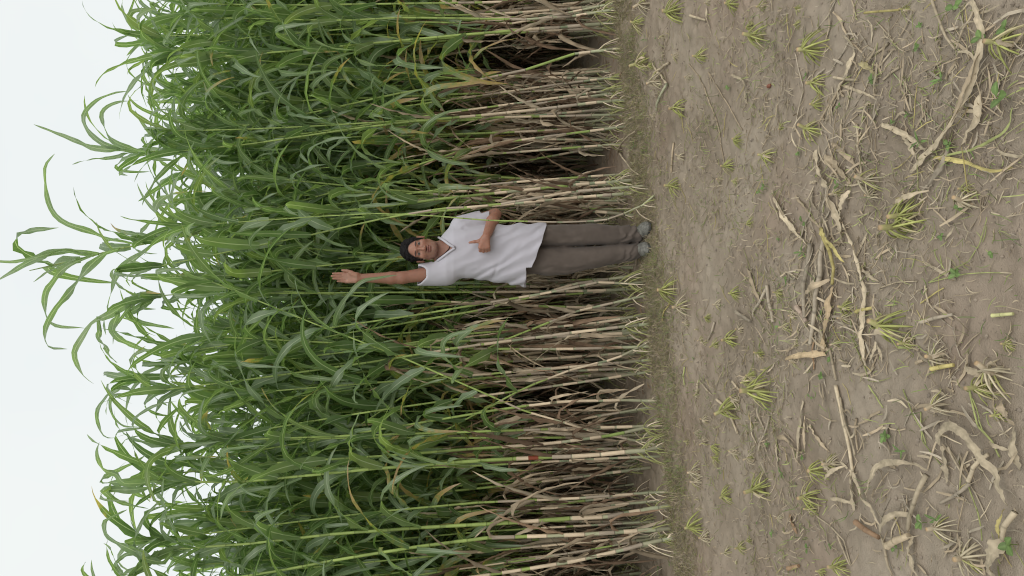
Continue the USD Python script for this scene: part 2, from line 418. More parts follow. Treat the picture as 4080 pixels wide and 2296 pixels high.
def grow_plant(rng, axis, height, r0, ztan=1.25, keep=None, n_leaf=None, tops=True, az0=None, roots=9, big=1.0, ndry=1.0):
    """Lists of (part name, vertices, quads, tint, material) for one plant. axis(z) gives its stalk; keep(v) says whether a blade may stay."""
    parts = []
    tone0 = rng.uniform(0.70, 1.15)
    P, R, K, nodes = stalk_rings(rng, axis, r0, ztan, height)
    K = K * (0.4 * tone0 + 0.6)
    v, f = tube(P, R, 6)
    parts.append(("stalk", v, f, tube_rep(K, 6), M_STALK))
    az0 = rng.uniform(0, TAU) if az0 is None else az0
    for i, (z, r) in enumerate(nodes):
        base = axis(min(z + 0.12, height))
        az = az0 + math.pi * (i % 2) + rng.normal(0, 0.45)
        if z > ztan - 0.15 and z > 0.7:
            young = (z - ztan) / (height - ztan)
            if rng.random() < (0.5 if young < 0.14 else 0.22 if young < 0.3 else 0.06):
                continue
            L = rng.uniform(0.5, 0.82) * (0.75 + 0.35 * math.sin(math.pi * min(1, 0.25 + young * 0.7))) * big
            W = rng.uniform(0.040, 0.070) * big
            kink = (rng.uniform(0.25, 0.6), rng.uniform(0.7, 1.5)) if rng.random() < 0.6 else None
            dry = (0, 0)
            if young < 0.22 and rng.random() < 0.5:
                dry = (rng.uniform(0, 0.4), rng.uniform(0.4, 1.1))
            elif rng.random() < 0.14:
                dry = (0, rng.uniform(0.3, 0.8))
            th0 = rng.uniform(0.18, 0.5) if young > 0.25 else rng.uniform(0.3, 0.8)
            lv, lf, lt = leaf(rng, base + np.array([math.cos(az), math.sin(az), 0]) * r, az, L, W, th0, rng.uniform(0.8, 2.2) * (1.1 - 0.3 * young), kink, rng.normal(0, 1.3), rng.uniform(0.008, 0.020), dry)
            if keep is None or keep(lv):
                parts.append(("leaf", lv, lf, lt, M_LEAF))
        for _ in range(0 if z > ztan + 0.25 or z < 0.1 else 1 + (rng.random() < 0.5)):
            if rng.random() > 0.62 * ndry:
                continue
            tone = (TAN * 0.95, TAN * 0.7, PALE * 0.85, BROWN * 1.2, BROWN * 0.85)[rng.integers(0, 5)] * tone0 * rng.uniform(0.7, 1.05)
            lv, lf, lc = dry_blade(rng, base + np.array([math.cos(az), math.sin(az), 0]) * r, az, rng.uniform(0.25, 0.6), rng.uniform(0.014, 0.038), rng.uniform(0.08, 0.4), rng.uniform(0.1, 0.9), tone)
            lv[:, 2] = np.maximum(lv[:, 2], 0.02)
            if keep is None or keep(lv):
                parts.append(("dry_leaf", lv, lf, lc, M_DRY))
    if tops:                                               # the rolled young blades of the whorl
        for k in range(4):
            az = az0 + k * 2.2 + rng.normal(0, 0.4)
            lv, lf, lt = leaf(rng, axis(height - 0.14 + 0.04 * k), az, rng.uniform(0.4, 0.7), rng.uniform(0.036, 0.06), rng.uniform(0.08, 0.35), rng.uniform(0.9, 2.4), None if rng.random() < 0.4 else (rng.uniform(0.4, 0.7), rng.uniform(0.8, 1.6)), rng.normal(0, 0.9), 0.008, (0, 0))
            parts.append(("leaf", lv, lf, lt, M_LEAF))
    for k in range(roots):
        az, z0 = k * TAU / max(roots, 1) + rng.normal(0, 0.35), rng.uniform(0.03, 0.14) * (1.35 if roots > 9 else 1)
        a = axis(z0); reach = z0 * rng.uniform(0.35, 0.75) + r0
        d = np.array([math.cos(az), math.sin(az), 0])
        g = a * [1, 1, 0]
        pts = smooth_path([a + d * r0 * 0.7, a + d * (r0 + reach * 0.5) - [0, 0, z0 * 0.35], g + d * (r0 + reach) - [0, 0, 0.02]], 5)
        v, f = tube(pts, np.array([0.0036, 0.0034, 0.003, 0.0026, 0.002]) * (1.15 if roots > 9 else 1), 5, False)
        c = np.array([0.30, 0.31, 0.12]) if rng.random() < 0.6 else PALE * 0.9
        parts.append(("prop_root", v, f, np.tile(c, (len(v), 1)), M_ROOT))
    return parts


def emit(parts, parent, label_for=None):
    for name, v, f, t, m in parts:
        put(name, v, f, m, parent, t)


def merged(parts, parent):
    for m, nm in ((M_STALK, "stalk"), (M_LEAF, "leaves"), (M_DRY, "dry_leaves"), (M_ROOT, "prop_roots")):
        b = Bag()
        for _, v, f, t, mm in parts:
            if mm is m:
                b.add(v, f, t)
        if b.n:
            b.put(nm, m, parent)


def bent_axis(rng, lean=0.03):
    a, k, ph = rng.uniform(0, TAU), rng.normal(0, lean), rng.uniform(0, 6)
    def axis(z):
        o = k * z * z * 0.18 + 0.012 * math.sin(z * 2.1 + ph)
        return np.array([math.cos(a) * o, math.sin(a) * o, z])
    return axis


# --- the person's place, kept clear of other blades
YM = 5.14
MAN_X = at(1700, 995, YM)[0]


def clear_of_person(v, front=0.35):
    """False when a blade passes through or hangs in front of the person."""
    x, y, z = v[:, 0] - MAN_X, v[:, 1], v[:, 2]
    a = (np.abs(x) < 0.29) & (y < YM + 0.2) & (z < 1.76)
    b = (np.abs(x + 0.19) < 0.12) & (y < YM + 0.12) & (z > 1.4) & (z < 2.25)
    return not np.any(a | b)


# --- the stalks one can follow in the photo, from base to top (photo pixels), each at its own depth behind the crop's edge


def bunch(x):
    """Which bunch of the crop, told by the person and the dark openings."""
    if x > 1.85:
        return "beyond the wide dark gap"
    if x > 0.95:
        return "between the two thumbs-up side openings"
    if x > MAN_X + 0.22:
        return "close by the person's thumbs-up side"
    if x > MAN_X - 0.5:
        return "right behind the person"
    if x > -0.72:
        return "close by the person's raised-arm side"
    if x > -1.25:
        return "around the long slanting stalk"
    return "past the slanting stalks"


B1, B2, B3 = (0, 0, 1.908), (0, 760, 1.908), (0, 1520, 1.868)    # where the notes on the blades against the sky were taken
TALL = [(B2, [(640, 500), (480, 455), (330, 500), (180, 560), (0, 660), (-90, 700)], 78), (B2, [(690, 470), (540, 455), (400, 480), (200, 545), (0, 535), (-60, 530)], 50), (B2, [(620, 520), (480, 600), (400, 700), (345, 770), (325, 930), (390, 1030), (600, 1052)], 62), (B2, [(850, 445), (720, 530), (640, 620), (550, 760), (450, 900), (410, 1050), (450, 1170), (600, 1190)], 80),
        (B2, [(1200, 390), (1000, 520), (880, 600), (800, 760), (755, 900), (770, 960), (690, 1000)], 76), (B2, [(990, 400), (850, 375), (700, 310), (560, 250), (500, 140), (510, 0), (545, -120), (640, -200)], 62), (B2, [(600, 510), (480, 560), (330, 620), (205, 695)], 30), (B2, [(1060, 380), (1000, 370), (1080, 290), (1180, 200)], 50), (B2, [(1160, 360), (1250, 270), (1360, 190), (1500, 160)], 50)]
ARM = [((0, 0, 1.0), [(1330, 1305), (1352, 1235), (1430, 1130), (1500, 1109), (1585, 1096)], 30, -0.30)]
SPEAR = [(B1, [(1000, 1150), (740, 1130), (600, 1080), (420, 1010), (235, 938)], 60), (B1, [(950, 1150), (780, 1090), (670, 980), (640, 880), (720, 770), (850, 705), (960, 690)], 50), (B1, [(1000, 1160), (830, 1190), (680, 1210), (540, 1248)], 36), (B1, [(1060, 1150), (900, 1090), (830, 980), (810, 870), (900, 800), (1080, 780)], 46)]
SECOND = [(B2, [(1180, 800), (1000, 850), (860, 940), (750, 1000), (650, 1140), (615, 1240), (690, 1380), (780, 1450)], 84), (B2, [(760, 1050), (740, 1120), (820, 1210), (930, 1300)], 56), (B2, [(900, 930), (850, 1040), (850, 1090), (900, 1160), (1080, 1270)], 76), (B2, [(1180, 830), (1040, 900), (960, 950), (1060, 1010), (1260, 1060)], 70), (B2, [(1230, 790), (1100, 830), (1020, 860), (960, 1000), (960, 1150)], 40)]
LOOP = [(B3, [(1000, 60), (870, 55), (760, 140), (715, 250), (780, 380), (860, 410), (960, 380)], 44), (B3, [(980, 90), (840, 110), (815, 200), (850, 290), (930, 345), (1040, 335)], 26), (B3, [(1060, 70), (1040, 20), (1080, 110), (1180, 210)], 50)]
RED = [(B3, [(1200, 740), (1000, 720), (960, 640), (880, 590), (870, 470), (920, 370)], 60), (B3, [(1080, 740), (880, 730), (760, 745), (800, 700), (940, 640), (1010, 590)], 70), (B3, [(1160, 780), (960, 800), (780, 800), (780, 840), (860, 920), (1060, 980)], 74), (B3, [(1040, 800), (860, 840), (640, 896)], 26)]
SHAG = [(B3, [(1160, 1340), (960, 1270), (790, 1190), (740, 1080), (800, 1030), (905, 985)], 78), (B3, [(1100, 1400), (960, 1400), (840, 1350), (690, 1270)], 46), (B3, [(1120, 1380), (960, 1300), (840, 1370), (790, 1450)], 54), (B3, [(1240, 1350), (1100, 1290), (1060, 1220), (1200, 1140)], 60)]
HEROES = [  # label, pixels base -> top, depth behind the edge, base radius, plant height, tan height, options
    ("very tall sorghum stalk towering over the crop above the person's head", [(2568, 716), (2300, 737), (2050, 762), (1810, 785), (1522, 821), (1250, 850), (1000, 882), (733, 938), (430, 996), (330, 1026)], 0.08, 0.0145, 4.30, 1.35, dict(big=1.2, blades=TALL, tops=0)),
    ("stout green and tan stalk just beside the person's bent elbow, leaning to the tallest plant", [(2575, 742), (2300, 764), (2000, 816), (1900, 826), (1772, 832), (1658, 851), (1511, 878), (1250, 938), (900, 1010)], -0.24, 0.0105, 3.6, 1.4, {}),
    ("thin knobbly stalk passing in front of the person's bent arm and trouser leg", [(2585, 800), (2571, 813), (2470, 858), (2408, 878), (2261, 886), (2136, 883), (1940, 878), (1717, 859), (1500, 850), (1250, 862), (1000, 880)], -0.36, 0.0072, 3.3, 1.0, dict(n=0)),
    ("bright lime stalk at the crop's edge by the wide dark gap", [(2440, 40), (2300, 62), (2100, 76), (1618, 68), (1367, 79), (1000, 66), (700, 60)], 0.0, 0.0125, 3.5, 1.1, {}),
    ("slim green stalk crossing behind the bright lime one beside the wide dark gap", [(2420, 20), (2050, 92), (1681, 86), (1320, 120), (1000, 147), (700, 190)], 0.12, 0.0105, 3.5, 1.0, {}),
    ("grey-tan stalk with prop roots, foremost of the bunch nearest the wide dark gap", [(2520, 190), (2300, 215), (2100, 278), (1860, 325), (1576, 367), (1288, 430), (1000, 485), (700, 545)], 0.0, 0.0130, 3.6, 1.0, {}),
    ("pale sheathed stalk with long yellow-green prop roots at the middle of the thumbs-up side", [(2520, 400), (2424, 404), (2200, 432), (1975, 456), (1671, 482), (1398, 514), (1000, 571), (700, 598), (498, 603)], 0.0, 0.0140, 3.6, 1.15, dict(blades=SPEAR)),
    ("tan stalk beside the broad dark opening nearest the person's bent elbow", [(2530, 500), (2440, 512), (2100, 556), (1860, 597), (1420, 744), (1000, 860), (760, 920)], 0.05, 0.0115, 3.5, 1.1, {}),
    ("slender pale stalk between two rooted stalks on the thumbs-up side", [(2515, 300), (2250, 330), (1950, 372), (1600, 420), (1200, 470), (800, 520)], 0.16, 0.0105, 3.6, 1.2, {}),
    ("thick front stalk with a red blotch on one sheath", [(2640, 1780), (2587, 1793), (2330, 1819), (2178, 1824), (1900, 1840), (1508, 1871), (1214, 1900), (1000, 1921), (700, 1925)], -0.02, 0.0165, 3.3, 1.0, dict(red=1, blades=RED)),
    ("stout pale stalk with shaggy dry sheaths, second from the picture's bottom edge", [(2660, 2020), (2576, 2034), (2424, 2060), (2262, 2068), (2097, 2082), (1707, 2106), (1348, 2136), (1000, 2180), (700, 2205)], 0.0, 0.0165, 3.3, 1.0, dict(blades=SHAG)),
    ("thick green stalk with tan lower half, nearest to the picture's bottom edge", [(2660, 2108), (2597, 2112), (2345, 2128), (1953, 2140), (1669, 2176), (1364, 2227), (1107, 2277), (900, 2310)], 0.04, 0.0155, 3.5, 1.15, {}),
    ("leaning tan stalk with a shaggy sheath at the picture's bottom corner of the crop", [(2650, 2150), (2597, 2160), (2471, 2196), (2304, 2238), (2036, 2285), (1700, 2335), (1200, 2420)], 0.0, 0.0140, 3.4, 1.2, {}),
    ("pale thin stalk leaning far over on the raised arm's side, longest of the slanting ones", [(2620, 1355), (2613, 1362), (2471, 1433), (2330, 1462), (2115, 1545), (1792, 1718), (1535, 1841), (1250, 1990)], -0.03, 0.0092, 3.0, 0.75, dict(n=1)),
    ("dark green stalk slanting across the crop above the long pale slanting one", [(2560, 1180), (2300, 1240), (2000, 1360), (1696, 1520), (1321, 1772), (1171, 1879), (950, 2030)], 0.08, 0.0105, 3.2, 0.9, {}),
    ("green stalk leaning the other way, crossing the long slanting stalk low down", [(2590, 1770), (2350, 1718), (2235, 1682), (2089, 1640), (1900, 1556), (1600, 1425), (1250, 1290)], 0.10, 0.0092, 3.2, 0.95, {}),
    ("tan stalk just beyond the person's trouser leg on the raised arm's side", [(2590, 1085), (2520, 1100), (2300, 1130), (2100, 1190), (1900, 1240), (1500, 1310), (1000, 1400), (700, 1455)], 0.10, 0.0120, 3.6, 1.1, {}),
    ("pale jointed stalk with a fan of prop roots beside the person's foot", [(2600, 1120), (2530, 1130), (2390, 1125), (2200, 1165), (1990, 1200), (1700, 1250), (1300, 1310), (800, 1395)], 0.04, 0.0115, 3.4, 1.2, dict(blades=ARM)),
    ("whitish stalk with wide sheath in the bunch between the person and the slanting stalks", [(2600, 1290), (2500, 1300), (2290, 1325), (2010, 1362), (1880, 1378), (1500, 1440), (1000, 1510), (700, 1545)], 0.03, 0.0130, 3.5, 1.5, dict(blades=LOOP)),
    ("lime stalk rising steeply through the bunch between person and slanting stalks", [(2605, 1250), (2400, 1285), (2150, 1310), (1880, 1330), (1500, 1390), (1000, 1450), (680, 1500)], 0.14, 0.0110, 3.7, 0.9, {}),
    ("tan stalk at the edge of the dark hollow beside the slanting stalks", [(2620, 1600), (2500, 1595), (2250, 1600), (2000, 1632), (1600, 1700), (1200, 1770), (760, 1850)], 0.06, 0.0115, 3.5, 1.1, {}),
    ("greyish stalk with prop roots between the dark hollow and the red-blotched stalk", [(2640, 1690), (2600, 1700), (2450, 1735), (2200, 1770), (1900, 1790), (1500, 1822), (1100, 1850), (740, 1890)], 0.02, 0.0130, 3.5, 1.1, {}),
    ("slim tan stalk rising between the red-blotched stalk and the shaggy pale one", [(2640, 1960), (2560, 1965), (2300, 1985), (1900, 2005), (1500, 2045), (1000, 2110), (700, 2150)], 0.1, 0.0105, 3.5, 1.1, {}),
    ("pale stalk bunched close behind the rooted stalk midway on the thumbs-up side", [(2510, 350), (2350, 372), (2100, 405), (1800, 445), (1400, 505), (1000, 560), (680, 600)], 0.1, 0.0110, 3.6, 1.3, {}),
    ("tan stalk hugging the tallest plant's foot on its outer side", [(2560, 690), (2400, 700), (2100, 722), (1800, 750), (1400, 805), (1000, 860), (760, 895)], 0.12, 0.0110, 3.6, 1.4, {}),
    ("tall plant with a long wavy blade arched against the sky, beside the very tall one", [(2575, 1150), (2300, 1160), (2000, 1164), (1500, 1166), (1000, 1170), (700, 1172), (560, 1192), (470, 1240)], 0.30, 0.0115, 3.75, 1.4, dict(blades=SECOND)),
    ("tan stalk leaning out at the picture's top edge, last of the thumbs-up side", [(2430, -60), (2300, -30), (2000, 10), (1600, 20), (1200, 30), (760, 25)], 0.02, 0.0130, 3.6, 1.0, {}),
]


def hero(i, spec):
    label, px, dy, r0, height, ztan, o = spec
    height = height - 0.28 if height < 4 else height
    rng = np.random.default_rng(500 + i)
    x0 = at(px[0][0], px[0][1], 5.1)[0]
    Y = edge_y(x0) + dy
    x0 = at(px[0][0], px[0][1], Y)[0]
    Y = edge_y(x0) + dy
    pts = np.array([at(a, b, Y) for a, b in px])
    pts = pts[np.argsort(pts[:, 2])]
    x_low = pts[0, 0] - (pts[1, 0] - pts[0, 0]) / max(pts[1, 2] - pts[0, 2], 0.02) * min(pts[0, 2], 0.1)
    zs = np.concatenate([[0], pts[:, 2]]) if pts[0, 2] > 0.01 else pts[:, 2]
    xs = np.concatenate([[x_low], pts[:, 0]]) if pts[0, 2] > 0.01 else pts[:, 0]
    slope = (xs[-1] - xs[-3]) / (zs[-1] - zs[-3])
    back, ph = rng.normal(0.01, 0.02), rng.uniform(0, 6)
    X0, g = float(np.interp(0, zs, xs)), 0.0
    g = gz1(X0, Y)

    def axis(z):
        x = np.interp(z, zs, xs) if z <= zs[-1] else xs[-1] + slope * (z - zs[-1])
        return np.array([x - X0, back * z + 0.01 * math.sin(z * 1.7 + ph), z - 0.0])
    here = np.array([X0, Y, g])
    r0 = r0 * 0.86
    near = abs(X0 - MAN_X) < 0.9
    keep = (lambda v: clear_of_person(v + here)) if near else None
    parts = grow_plant(rng, axis, height, r0, ztan, keep, tops=o.get("tops", 1), roots=14 if 'root' in label or i % 3 == 0 else 6, az0=rng.choice([0.2, math.pi / 2 + 0.3, -0.4]), big=o.get("big", 1.0), ndry=0.5 if "n" in o else 1.1)
    if o.get("n") == 0:                                    # the thin stalk in front of the person carries blades only high up
        parts = [q for q in parts if q[0] not in ("leaf", "dry_leaf") or q[1][:, 2].min() > 2.1]
    for j, (org, bl, wpx, *fw) in enumerate(o.get("blades", ())):
        n = 22
        P3 = smooth_path(np.array([at(org[0] + a / org[2], org[1] + b / org[2], Y + (fw[0] * min(1, q / 2) if fw else 0)) for q, (a, b) in enumerate(bl)]), n) - here
        s = np.linspace(0, 1, n)
        P3[:, 1] += (0 if fw else rng.normal(0, 0.12)) * s + rng.normal(0, 0.04) * np.sin(s * 5)
        P3[0] = axis(P3[0, 2] - 0.02)
        tg = np.gradient(P3, axis=0); tg /= np.linalg.norm(tg, axis=1, keepdims=True)
        sd = np.cross(tg, [0, 1, 0]); sd /= np.maximum(np.linalg.norm(sd, axis=1, keepdims=True), 1e-6)
        nr = np.cross(tg, sd)
        tw = rng.uniform(-0.3, 0.5) + rng.uniform(0.5, 1.1) * np.sin(s * rng.uniform(6, 14) + rng.uniform(0, 6))
        w = wpx / org[2] / 2 * Y / FPX * 0.88 * np.minimum(1, 0.45 + s * 3) * np.clip(1 - s, 0, 1) ** 0.6 + 0.001
        lv, lf, lu = ribbon(P3, np.cos(tw)[:, None] * sd + np.sin(tw)[:, None] * nr, np.cos(tw)[:, None] * nr - np.sin(tw)[:, None] * sd, w, 0.25, 0.008, 4, rng.uniform(0, 6))
        parts.append(("leaf", lv, lf, np.column_stack([lu, 0 * lu[:, 0]]), M_LEAF))
    if "red" in o:
        z = at(2137, 1824, Y)[2]
        nm, v, f, t, m = parts[0]
        pts3 = [axis(z - 0.034), axis(z - 0.015), axis(z + 0.015), axis(z + 0.03)]
        rv, rf = tube(np.array(pts3), r0 * np.array([0.98, 1.03, 1.03, 0.98]), 8, False)
        parts.append(("sheath_blotch", rv, rf, np.tile([0.22, 0.05, 0.025], (len(rv), 1)), M_STALK))
    p = xform("sorghum_plant", loc=here)
    tag(p, label, "sorghum plant", "sorghum plants of the standing crop")
    emit(parts, str(p.GetPath()))
    return X0, Y


hero_xy = [hero(i, s) for i, s in enumerate(HEROES)]

# --- the rest of the crop: kinds of plant, copied with their own lean and turn
RNG = np.random.default_rng(77)
NKIND = 30
KINDS, MASSES = [], []
thicket = UsdGeom.PointInstancer.Define(stage, "/World/sorghum_thicket")
USED["/World/sorghum_thicket"] = 0
tag(thicket.GetPrim(), "dense green sorghum crop standing deep behind the front plants", "sorghum crop", kind="stuff")
for k in range(NKIND):
    rng = np.random.default_rng(900 + k)
    h = rng.uniform(2.6, 3.35)
    parts = grow_plant(rng, bent_axis(rng, 0.10), h, rng.uniform(0.0070, 0.0120), rng.uniform(0.70, 1.30), roots=(9, 4, 0, 6)[k % 4], ndry=1.3)
    c = class_prim("sorghum_kind")
    emit(parts, str(c.GetPath()))
    KINDS.append(c)
    if k % 2 == 0:
        mp = xform("kind", "/World/sorghum_thicket")
        merged(parts, str(mp.GetPath()))
        MASSES.append(mp)


def lean_matrix(x, y, z, turn, lx, ly, s):
    """Scale, turn about z, then lean: the top moves by (lx, ly) per metre."""
    up = np.array([lx, ly, 1.0]); up /= np.linalg.norm(up)
    a = np.cross([0, 1, 0], up); a /= np.linalg.norm(a); b = np.cross(up, a)
    R = np.stack([a, b, up], 1) @ np.array([[math.cos(turn), -math.sin(turn), 0], [math.sin(turn), math.cos(turn), 0], [0, 0, 1]])
    m = np.eye(4); m[:3, :3] = R * s; m[:3, 3] = (x, y, z)
    return m


def gap_here(x, d):
    """The photo's dark openings between the bunches: fewer plants in the first metre."""
    for c, w, deep in ((1.88, 0.17, 2.2), (0.93, 0.13, 1.5), (-0.68, 0.12, 1.3), (-1.22, 0.06, 0.9), (-1.68, 0.08, 1.0)):
        if abs(x - c - c / 5.6 * d) < w and d < deep:
            return True
    return False


spots = []
taken = list(hero_xy)
for _ in range(60000):
    if len(spots) >= 262:
        break
    d = RNG.random() ** 1.15 * 1.65 + 0.03
    x = RNG.uniform(-2.35 - 0.2 * d, 2.6 + 0.3 * d)
    y = edge_y(x) + d
    if abs(x) > 0.40 * y + 0.15 or gap_here(x, d):
        continue
    if abs(x - MAN_X) < 0.42 and y < YM + 0.34:
        continue
    if any((x - a) ** 2 + (y - b) ** 2 < 0.10 ** 2 for a, b in taken):
        continue
    taken.append((x, y)); spots.append((x, y, d))
front_n = 0
for x, y, d in spots:
    s, turn = RNG.uniform(0.92, 1.08), RNG.uniform(0, TAU)
    lx, ly = RNG.normal(-0.055, 0.06), RNG.normal(0.0, 0.045)
    rank = "front-row" if d < 0.35 else "second-row" if d < 0.8 else "deep-standing" if d < 1.4 else "deepest visible"
    posture = "leaning" if lx < -0.09 else "upright" if lx > -0.03 else "tilted"
    stature = "tall" if s > 1.03 else "short" if s < 0.97 else "middling"
    label = f"{stature} {posture} {rank} sorghum plant {bunch(x)}"
    s *= np.interp(x, [-1.5, -0.3, 0.6, 1.3, 1.9], [0.90, 0.93, 0.99, 1.04, 1.13])
    M = lean_matrix(x, y, gz1(x, y) - 0.01, turn, lx, ly, s)
    if abs(x - MAN_X) < 0.95 and y < YM + 1.0:             # beside the person: grown singly so that no blade runs through them
        front_n += 1
        rng = np.random.default_rng(3000 + front_n)
        here = np.array([x, y, gz1(x, y) - 0.01])
        ax0 = bent_axis(rng, 0.08)
        axis = lambda z, ax0=ax0, lx=lx, ly=ly: ax0(z) + np.array([lx, ly, 0]) * z
        parts = grow_plant(rng, axis, rng.uniform(2.6, 3.2), rng.uniform(0.009, 0.013), rng.uniform(0.9, 1.3), lambda v, here=here: clear_of_person(v + here), roots=8)
        p = xform("sorghum_plant", loc=here)
        emit(parts, str(p.GetPath()))
    else:
        p = copy_of(KINDS[RNG.integers(0, NKIND)], "sorghum_plant", M)
    register(p, label, "sorghum plant", "sorghum plants of the standing crop", (x, y, 0))

pos, idx, quat, scl = [], [], [], []
cells = {}
for _ in range(60000):
    if len(pos) >= 1900:
        break
    x, y = RNG.uniform(-6.5, 7.5), RNG.uniform(3.0, 13.5)
    d = y - edge_y(x)
    inside = abs(x) < 0.40 * y + 0.15
    if d < (1.62 if inside else 0.05) or abs(x) > 0.40 * y + 2.0 or gap_here(x, d):
        continue
    r = 0.13 if d < 4 else 0.19
    c = (int(x / 0.2), int(y / 0.2))
    if any((x - a) ** 2 + (y - b) ** 2 < r * r for i in (-1, 0, 1) for j in (-1, 0, 1) for a, b in cells.get((c[0] + i, c[1] + j), ())):
        continue
    cells.setdefault(c, []).append((x, y))
    M = lean_matrix(x, y, 0, RNG.uniform(0, TAU), RNG.normal(-0.05, 0.045), RNG.normal(0, 0.04), 1.0)
    q = Gf.Matrix3d(*[float(a) for a in M[:3, :3].T.ravel()]).ExtractRotation().GetQuat()
    pos.append((x, y, gz1(x, y) - 0.01)); quat.append(Gf.Quath(q.GetReal(), *q.GetImaginary())); idx.append(int(RNG.integers(0, len(MASSES)))); s = RNG.uniform(0.92, 1.06) * np.interp(x, [-2.5, -0.3, 0.6, 1.6, 2.5], [0.92, 0.95, 1.0, 1.06, 1.12]); scl.append((s, s, s))
thicket.CreatePrototypesRel().SetTargets([m.GetPath() for m in MASSES])
thicket.CreatePositionsAttr(Vt.Vec3fArray.FromNumpy(np.array(pos, np.float32)))
thicket.CreateScalesAttr(Vt.Vec3fArray.FromNumpy(np.array(scl, np.float32)))
thicket.CreateOrientationsAttr(Vt.QuathArray(quat))
thicket.CreateProtoIndicesAttr(Vt.IntArray(idx))

# ------------------------------------------------------------------ the person
def seg(p, a, b, ra, rb):
    """Round cone (approximately): distance to a capsule whose radius runs from ra to rb."""
    a, b = np.asarray(a, float), np.asarray(b, float)
    ab = b - a
    h = np.clip((p - a) @ ab / (ab @ ab), 0, 1)
    return np.linalg.norm(p - a - h[:, None] * ab, axis=1) - (ra + (rb - ra) * h)


def ell(p, c, r):
    q = (p - np.asarray(c, float)) / np.asarray(r, float)
    k0 = np.linalg.norm(q, axis=1)
    k1 = np.linalg.norm(q / np.asarray(r, float), axis=1)
    return np.where(k0 < 1e-6, -min(r), k0 * (k0 - 1) / np.maximum(k1, 1e-9))


def smin(a, b, k):
    h = np.maximum(k - np.abs(a - b), 0) / k
    return np.minimum(a, b) - h * h * k / 4


def smax(a, b, k):
    return -smin(-a, -b, k)


def loft(p, zs, cx, a, cy, b, power=2.0):
    """A body whose cross-section is an ellipse that changes with height."""
    z = p[:, 2]
    zs = np.asarray(zs, float)
    o = np.argsort(zs)
    f = lambda t: np.interp(z, zs[o], np.asarray(t, float)[o])
    A, B = f(a), f(b)
    q = ((np.abs(p[:, 0] - f(cx)) / A) ** power + (np.abs(p[:, 1] - f(cy)) / B) ** power) ** (1 / power)
    return (q - 1) * np.minimum(A, B)


def surface(sdf, lo, hi, h, safe=1.5):
    """Surface nets: one closed mesh of the zero set of sdf."""
    lo, hi = np.asarray(lo, float), np.asarray(hi, float)
    B = 8
    n = np.ceil((hi - lo) / h / B).astype(int)
    c = (np.stack(np.meshgrid(*[np.arange(k) for k in n], indexing="ij"), -1).reshape(-1, 3) * B + (B - 1) / 2) * h + lo
    d = sdf(c)
    act = np.abs(d) < B * h * 0.9 * safe
    D = np.where(d < 0, -1.0, 1.0).astype(np.float32).reshape(*n, 1, 1, 1) * np.ones((1, 1, 1, B, B, B), np.float32)
    off = np.stack(np.meshgrid(*[np.arange(B)] * 3, indexing="ij"), -1).reshape(-1, 3)
    ids = np.argwhere(act.reshape(*n))
    for s in range(0, len(ids), 800):
        q = ids[s:s + 800]
        pts = ((q[:, None] * B + off[None]).reshape(-1, 3)) * h + lo
        D[q[:, 0], q[:, 1], q[:, 2]] = sdf(pts).reshape(len(q), B, B, B)
    D = D.transpose(0, 3, 1, 4, 2, 5).reshape(n * B)
    neg = D < 0
    N = np.array(D.shape)
    cs = np.zeros(N - 1, np.int8)
    for o in np.ndindex(2, 2, 2):
        cs += neg[o[0]:N[0] - 1 + o[0], o[1]:N[1] - 1 + o[1], o[2]:N[2] - 1 + o[2]]
    cells = np.argwhere((cs > 0) & (cs < 8))
    idm = np.full(N - 1, -1, np.int64)
    idm[tuple(cells.T)] = np.arange(len(cells))
    acc, cnt = np.zeros((len(cells), 3)), np.zeros(len(cells))
    for ax in range(3):
        for u, w in ((0, 0), (0, 1), (1, 0), (1, 1)):
            o = np.zeros(3, int); o[(ax + 1) % 3], o[(ax + 2) % 3] = u, w
            e = np.eye(3, dtype=int)[ax]
            v0, v1 = D[tuple((cells + o).T)], D[tuple((cells + o + e).T)]
            cr = (v0 < 0) != (v1 < 0)
            t = np.where(cr, v0 / np.where(cr, v0 - v1, 1), 0)
            acc += cr[:, None] * (o + t[:, None] * e); cnt += cr
    V = lo + h * (cells + acc / np.maximum(cnt, 1)[:, None])
    F = []
    for ax in range(3):
        e = np.eye(3, dtype=int)[ax]
        sl0 = tuple(slice(0, N[k] - (k == ax)) for k in range(3)); sl1 = tuple(slice(int(k == ax), N[k]) for k in range(3))
        ed = np.argwhere(neg[sl0] != neg[sl1])
        u, w = np.eye(3, dtype=int)[(ax + 1) % 3], np.eye(3, dtype=int)[(ax + 2) % 3]
        ok = np.all((ed - u - w >= 0) & (ed < N - 1), axis=1)
        ed = ed[ok]
        q = np.stack([idm[tuple((ed - u - w).T)], idm[tuple((ed - w).T)], idm[tuple(ed.T)], idm[tuple((ed - u).T)]], 1)
        flip = ~neg[tuple(ed.T)]
        q[flip] = q[flip][:, ::-1]
        F.append(q[np.all(q >= 0, axis=1)])
    return V, np.vstack(F)


def PT(px, py, dy=0.0):
    """A point of the person: photo pixel, and distance behind (+) or before (-) the body's middle plane."""
    return at(px, py, YM + dy)


HX, ZE = PT(1669, 994)[0], PT(1669, 994)[2]                 # middle of the face, height of the eyes
HC = np.array([HX, YM, ZE])


